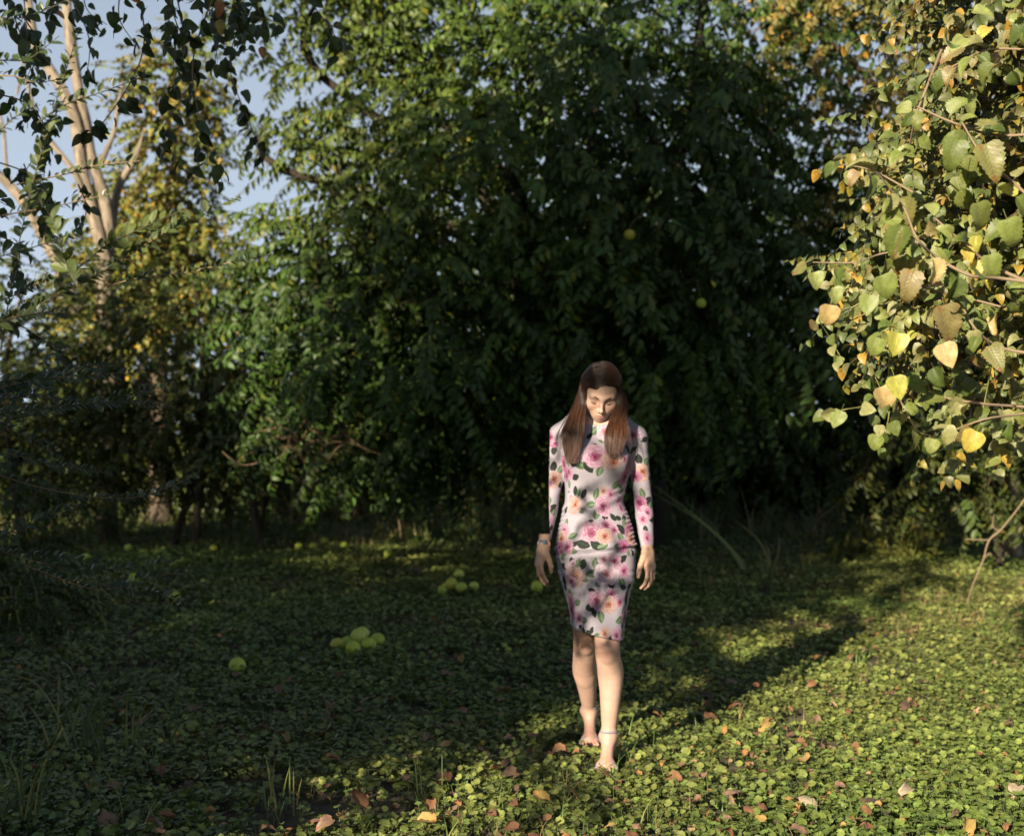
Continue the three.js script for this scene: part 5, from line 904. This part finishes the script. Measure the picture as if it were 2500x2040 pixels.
{
  rnd = mulberry(206);
  const base = onGround(2120, 1395), t = thing('weed_clump', 'patch of low leafy yellow green weeds catching sun at the foot of the wood', 'weeds', base), L = [lobe(2080, 1340, 15.4, 0.45, 0.4, 0.35, 1, 0.1), lobe(2180, 1320, 15.8, 0.5, 0.4, 0.35, 1, 0.1), lobe(2270, 1340, 15.8, 0.35, 0.35, 0.3, 1, 0.1)];
  for (let k = 0; k < 10; k++) { const x = R(2030, 2290), p = at(x, 1390, 15.5).sub(base); p.y = 0; part('stem', tube([p, p.clone().add(V(R(-0.1, 0.1), 0.3, 0)), p.clone().add(V(R(-0.2, 0.2), R(0.5, 0.8), 0))], [0.006, 0.004, 0.002], 5, 3), M.greenTwig, t); }
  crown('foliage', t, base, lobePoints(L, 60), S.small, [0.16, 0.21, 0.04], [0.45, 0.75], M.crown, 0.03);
}
{
  rnd = mulberry(207);
  const base = onGround(60, 1560), t = thing('dark_weeds', 'dark leafy weeds in deep shade at the left edge of the ground', 'weeds', base), L = [lobe(30, 1400, 10.2, 0.5, 0.35, 0.5, 1, 0.1), lobe(90, 1460, 9.6, 0.35, 0.25, 0.3, 1, 0.1), lobe(-30, 1520, 9, 0.4, 0.4, 0.4, 1, 0.1), lobe(20, 1250, 12, 0.7, 0.6, 0.6, 1, 0.1)];
  for (let k = 0; k < 7; k++) { const p = V(R(-0.3, 0.5), 0, R(-0.5, 0.3)); part('stem', tube([p, p.clone().add(V(R(-0.1, 0.1), 0.35, 0)), p.clone().add(V(R(-0.2, 0.2), 0.6, 0))], [0.006, 0.004, 0.002], 5, 3), M.greenTwig, t); }
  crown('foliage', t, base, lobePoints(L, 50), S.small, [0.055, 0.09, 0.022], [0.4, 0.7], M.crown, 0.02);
}
// ------------------------------------------------------------------ the green fruits
{
  rnd = mulberry(208);
  const variants = [1, 2].map((seed) => {
    const q = mulberry(seed * 77), pts = [...Array(170)].map(() => { const z = q() * 2 - 1, a = q() * 6.2832, r = Math.sqrt(1 - z * z); return V(r * Math.cos(a), z, r * Math.sin(a)); });
    const g = new THREE.IcosahedronGeometry(1, 14), P = g.attributes.position, v = V();
    for (let k = 0; k < P.count; k++) { v.fromBufferAttribute(P, k).normalize(); let a = -1, b = -1; for (const p of pts) { const d = p.dot(v); if (d > a) { b = a; a = d; } else if (d > b) b = d; } const e = Math.acos(Math.min(1, b)) - Math.acos(Math.min(1, a)); v.multiplyScalar(1 - 0.055 * (1 - smooth(0, 0.11, e)) + 0.02 * (nz(v.x * 3 + 8, v.y * 3 + v.z * 2 + 8, 64) - 0.5)); P.setXYZ(k, v.x, v.y * 0.97, v.z); }
    const w = new Map(), N = new Float32Array(P.count * 3); g.computeVertexNormals();
    const key = (k) => Math.round(P.getX(k) * 4e3) + ',' + Math.round(P.getY(k) * 4e3) + ',' + Math.round(P.getZ(k) * 4e3), n0 = g.attributes.normal;
    for (let k = 0; k < P.count; k++) { const s = w.get(key(k)) ?? V(); s.x += n0.getX(k); s.y += n0.getY(k); s.z += n0.getZ(k); w.set(key(k), s); }
    for (let k = 0; k < P.count; k++) { const s = w.get(key(k)).clone().normalize(); N.set([s.x, s.y, s.z], k * 3); }
    g.setAttribute('normal', new THREE.BufferAttribute(N, 3));
    return g;
  });
  const skins = [[0.45, 0.54, 0.06], [0.38, 0.48, 0.055], [0.52, 0.58, 0.1], [0.48, 0.46, 0.06]].map((c) => new THREE.MeshPhysicalMaterial({ color: lin(...c), roughness: 0.6 }));
  const stalkG = tube([V(0, 0.96, 0), V(0.02, 1.06, 0), V(0.03, 1.14, 0.02)], [0.07, 0.05, 0.06], 6, 2);
  const F1 = 'fruits of the near pile', F2 = 'fruits of the far pile', F3 = 'single fruits on the ground';
  const fruit = (px, py, Z, r, label, group, hang) => {
    const t = thing('osage_orange', label, 'fruit', at(px, py, Z), group);
    if (group === 'single fruits on the ground') t.position.y = 0.06 + 0.002 * Z;
    if (group && group.includes('pile')) t.position.y += 0.02;
    const b = part('fruit_body', pick(variants), pick(skins), t); b.scale.setScalar(r);
    const s = part('stalk', stalkG, M.twig, t); s.scale.setScalar(r);
    t.rotation.set(hang ? 0 : R(-1.5, 1.5), R(0, 6), hang ? 0 : R(-1.5, 1.5));
    if (hang) part('hanging_stem', tube([V(0.03 * r, 1.1 * r, 0), V(0.02, r + 0.06, -0.02), V(0.05, r + 0.16, -0.12)], [0.004, 0.004], 5, 3), M.twig, t);
    return t;
  };
  fruit(874, 1560, 8.7, 0.05, 'green bumpy fruit on top of the near pile, in front', F1); fruit(884, 1554, 8.83, 0.048, 'green bumpy fruit half hidden behind the top fruit of the near pile', F1);
  fruit(921, 1570, 8.8, 0.05, 'pale green fruit at the right end of the near pile', F1); fruit(862, 1589, 8.55, 0.049, 'green fruit at the front bottom of the near pile', F1); fruit(900, 1581, 8.65, 0.05, 'green fruit low in the near pile between front and right ones', F1); fruit(824, 1583, 8.7, 0.05, 'green fruit at the left end of the near pile', F1); fruit(849, 1577, 8.82, 0.048, 'green fruit mostly hidden inside the near pile at its left', F1);
  fruit(1121, 1407, 13.5, 0.055, 'round green fruit standing behind the far pile, uppermost', F2); fruit(1102, 1430, 12.3, 0.058, 'largest green fruit on top of the far pile', F2); fruit(1127, 1440, 12.2, 0.055, 'pale green fruit at the front right of the far pile', F2); fruit(1157, 1437, 12.5, 0.048, 'green fruit lying apart just right of the far pile', F2); fruit(1079, 1446, 12.2, 0.045, 'small green fruit at the left foot of the far pile', F2); fruit(1088, 1438, 12.5, 0.045, 'green fruit hidden behind the left of the far pile', F2);
  fruit(1311, 1447, 12.2, 0.055, 'green fruit lying alone just left of the hand with the bracelet', F3); fruit(579, 1643, 7.85, 0.05, 'green fruit alone in shade left of and nearer than the near pile', F3);
  [[729, 1346, 'yellow green fruit leftmost of the row in the grass under the vines'], [764, 1345, 'dim green fruit second from left in the grass row'], [790, 1331, 'green fruit third from left in the grass row, farthest back'], [840, 1344, 'small yellow green fruit at the right of the grass row'], [961, 1322, 'dim green fruit far back under the middle of the big tree'], [1042, 1320, 'green fruit far back right of the one under the middle of the tree'], [1240, 1336, 'dim green fruit far back just left of the bracelet'], [1216, 1316, 'yellow green fruit farthest back left of the bracelet'], [947, 1362, 'small green fruit in shade behind the far pile, left of it'], [326, 1425, 'green fruit under the drooping twigs at the left'], [425, 1470, 'green fruit half sunk in ivy right of the drooping twigs'], [313, 1349, 'yellow green fruit far back behind the drooping twigs'], [211, 1373, 'dark green fruit far back at the left of the twigs'], [520, 1350, 'dim green fruit far back between twigs and grass row']].forEach(([x, y, l]) => { const g = onGround(x, y, 0.035); fruit(x, y, -g.z, 0.052, l, F3); });
  fruit(1537, 573, 12.9, 0.055, 'green fruit hanging in the foliage up above the woman', null, true); fruit(1712, 740, 13.0, 0.05, 'green fruit hanging in dark leaves at the right of the woman', null, true);
}
// ------------------------------------------------------------------ fallen leaves
{
  rnd = mulberry(209);
  const geos = [0, 1, 2, 3, 4].map((k) => leafGeo({ L: 0.085, W: [0.055, 0.06, 0.05, 0.065, 0.042][k], rows: 9, cols: 3, fold: [0.5, -0.3, 0.9, 0.2, 0.7][k], curl: [0.8, 1.1, -0.7, 0.5, 1.3][k], twist: [0.3, -0.6, 0.5, 0, 0.9][k], prof: [HEART, OVATE, OVATE, HEART, OVATE][k], seed: 61 + k, wave: 0.05, serr: 0.04, stalk: 0.012 }));
  const mk = (r, g, b) => new THREE.MeshPhysicalMaterial({ color: lin(r, g, b), map: wornMap, bumpMap: leafBump, bumpScale: 0.002, roughness: 0.75, transmission: 0.15, thickness: 0, side: THREE.DoubleSide });
  const tone = { brown: mk(0.2, 0.09, 0.045), orange: mk(0.24, 0.115, 0.05), yellow: mk(0.38, 0.26, 0.08), pink: mk(0.26, 0.155, 0.11), pale: mk(0.42, 0.35, 0.27), dark: mk(0.11, 0.06, 0.045) };
  const drop = (px, py, s, c, label, group) => {
    const p = onGround(px, py, 0.03); p.y = bump(p.x, p.z) + R(0.045, 0.07);
    const t = new THREE.Group(); t.name = numbered('fallen_leaf'); scene.add(t); tag(t, label, 'leaf', group);
    const m = pose(p, V(R(-1, 1), R(-0.15, 0.25), R(-1, 1)), V(R(-0.5, 0.5), 1, R(-0.2, 0.7)), s); m.decompose(t.position, t.quaternion, t.scale);
    part('leaf_blade', pick(geos), tone[c], t);
  };
  { // crumbled litter between the plants
    const g = thing('leaf_litter', 'crumbled brown and tan dead leaves lying between the ivy plants', 'leaf litter', V(0, 0, 0), null, 'stuff'), bins = geos.slice(0, 3).map((q) => ({ q, m: [], c: [] }));
    const simple = [0, 1, 2].map((k) => leafGeo({ L: 0.07, W: 0.042, rows: 4, fold: [0.6, 0.9, 0.3][k], curl: [0.9, -0.7, 1.3][k], prof: OVATE, seed: 71 + k, wave: 0.06 }));
    for (let k = 0; k < 5200; k++) { const Z = Math.sqrt(R(18, 190)), x = R(-0.41, 0.41) * Z, b = bins[k % 3]; if (nz(x * 1.4 + 80, Z * 1.4 + 11, 64) < 0.4 && rnd() < 0.7) continue; b.m.push(pose(V(x, bump(x, -Z) + R(0.0, 0.042), -Z), V(R(-1, 1), R(-0.3, 0.3), R(-1, 1)), V(R(-0.6, 0.6), 1, R(-0.4, 0.8)), R(0.3, 0.85))); b.c.push(lin(...pick([[0.2, 0.1, 0.05], [0.28, 0.16, 0.09], [0.36, 0.24, 0.15], [0.14, 0.08, 0.05], [0.34, 0.17, 0.06]]))); }
    bins.forEach((b, k) => { const im = new THREE.InstancedMesh(simple[k], tintMat({ map: wornMap, roughness: 0.8, transmission: 0.1 }), b.m.length); im.name = 'dead_leaves'; im.castShadow = im.receiveShadow = true; im.userData.kind = 'stuff'; b.m.forEach((m, j) => { im.setMatrixAt(j, m); im.setColorAt(j, b.c[j]); }); g.add(im); });
  }
  const H = [
    [1881, 1766, 1.15, 'yellow', 'large yellow tan fallen leaf right of the feet above the cream one'], [1881, 1803, 0.9, 'yellow', 'bright yellow fallen leaf beside two green ones right of the feet'], [1991, 1750, 1.2, 'pink', 'pinkish tan fallen leaf standing on edge in the sunny ivy'], [1834, 1798, 0.95, 'orange', 'orange fallen leaf left of the bright yellow one'], [2076, 1822, 0.95, 'orange', 'tan orange upright leaf in the middle of the sunny ivy'], [1968, 1868, 1.1, 'yellow', 'flat yellow fallen leaf in the middle of the sunny ivy'], [2390, 1789, 1.0, 'pale', 'cream fallen leaf at the right in the sunny ivy'], [2228, 1938, 1.15, 'pale', 'pale greyish leaf standing upright at the lower right'], [1805, 1955, 1.0, 'pink', 'pink tan fallen leaf at the lower middle in the sun'], [1944, 1966, 1.0, 'pale', 'pale pink curled leaf at the bottom right of the feet'], [2150, 1967, 1.25, 'dark', 'big purplish brown fallen leaf at the lower right'], [2490, 1944, 1.0, 'pale', 'pale curled leaf at the right edge near the bottom'], [2365, 2024, 1.3, 'yellow', 'yellow orange leaf at the bottom edge on the right'], [1714, 1751, 0.9, 'orange', 'orange leaf lying near the shade edge right of the feet'], [2289, 1666, 0.95, 'brown', 'brown upright leaf in the sunny strip at the right'], [1848, 1629, 0.95, 'brown', 'brown leaf standing on the shadow edge right of the legs'],
    [1098, 1938, 1.35, 'pink', 'large pinkish tan leaf left of the front foot near the bottom'], [1102, 1897, 1.1, 'brown', 'brown leaf just behind the large pinkish tan leaf'], [1235, 1892, 1.3, 'brown', 'dry curled brown leaf left of the front foot'], [1262, 1905, 1.1, 'pink', 'dry twisted tan leaf touching the curled brown leaf'], [1010, 2008, 1.25, 'yellow', 'yellow and brown leaf at the bottom left of the sun patch'], [1110, 2004, 1.05, 'orange', 'orange leaf at the bottom below the large tan leaf'], [899, 1989, 1.1, 'brown', 'rusty brown leaf at the bottom on the shade edge'], [1155, 1835, 1.3, 'pink', 'long tan leaf in half shade left of the back foot'], [1110, 1767, 1.1, 'orange', 'orange tan leaf in dim ivy left of the back foot'], [1042, 1797, 0.9, 'pink', 'small tan oval leaf on the shaded ivy'], [1388, 1852, 1.2, 'orange', 'orange brown leaf right beside the front foot'], [790, 1859, 0.95, 'orange', 'orange leaf in the shade at the lower left middle'], [813, 1733, 0.95, 'orange', 'orange leaf glowing in a small sun spot in the shade'], [1377, 1681, 0.9, 'yellow', 'yellow leaf behind the back leg in dim ivy'], [1226, 1688, 1.2, 'yellow', 'yellow brown leaf in the shade left of the legs'], [723, 1613, 1.0, 'pale', 'tan leaf lying left of the near fruit pile'], [1348, 1965, 0.9, 'yellow', 'small yellow leaf below the front foot'], [245, 2009, 1.2, 'pink', 'grey brown leaf in the dark lower left corner'], [220, 1912, 1.1, 'yellow', 'dull yellow leaf in deep shade at the lower left'], [531, 2003, 1.1, 'yellow', 'orange yellow leaf at the bottom on the dark side'], [63, 1876, 1.2, 'brown', 'red brown leaf under the tall grass at the lower left'], [182, 1556, 0.9, 'pale', 'pale leaf alone in the dark ivy at the left'], [436, 1432, 1.1, 'pink', 'light tan leaf near the drooping twigs at the left'], [1440, 1725, 1.3, 'brown', 'brown leaf right behind the ankle of the back leg'], [2055, 1368, 1.6, 'pale', 'pale fallen leaf at the foot of the sunlit weeds']];
  for (const [x, y, s, c, l] of H) drop(x, y, s, c, l);
  const words = { brown: 'brown', orange: 'rusty', pink: 'faded pinkish', yellow: 'yellow', dark: 'dark brown' }, sets = new Map();
  for (let k = 0; k < 230; k++) {
    const y = mix(1430, 2050, Math.pow(rnd(), 0.75)), x = 2500 * Math.pow(rnd(), 0.75), c = pick(['brown', 'brown', 'orange', 'pink', 'pink', 'yellow', 'dark']);
    const zone = (y < 1650 ? 'far back' : y < 1850 ? 'halfway back' : 'near the front') + ' ' + (x < 500 ? 'at the far left' : x < 1000 ? 'left of the woman' : x < 1500 ? 'around the feet' : x < 2000 ? 'right of the feet' : 'at the far right'), key = c + zone;
    if (!sets.has(key)) sets.set(key, { c, zone, list: [] });
    sets.get(key).list.push([x, y, R(0.42, 0.92)]);
  }
  const nth = ['leftmost', 'second from left', 'third from left', 'fourth from left', 'fifth from left', 'sixth from left', 'seventh from left', 'eighth from left', 'ninth from left', 'tenth from left'];
  for (const { c, zone, list } of sets.values()) { list.sort((a, b) => a[0] - b[0]); list.slice(0, 10).forEach(([x, y, s], k) => drop(x, y, s, c, list.length > 1 ? `${nth[k]} of the small ${words[c]} leaves ${zone}` : `only small ${words[c]} leaf lying ${zone}`, 'small fallen leaves on the ivy')); }
}
renderer.render(scene, camera);
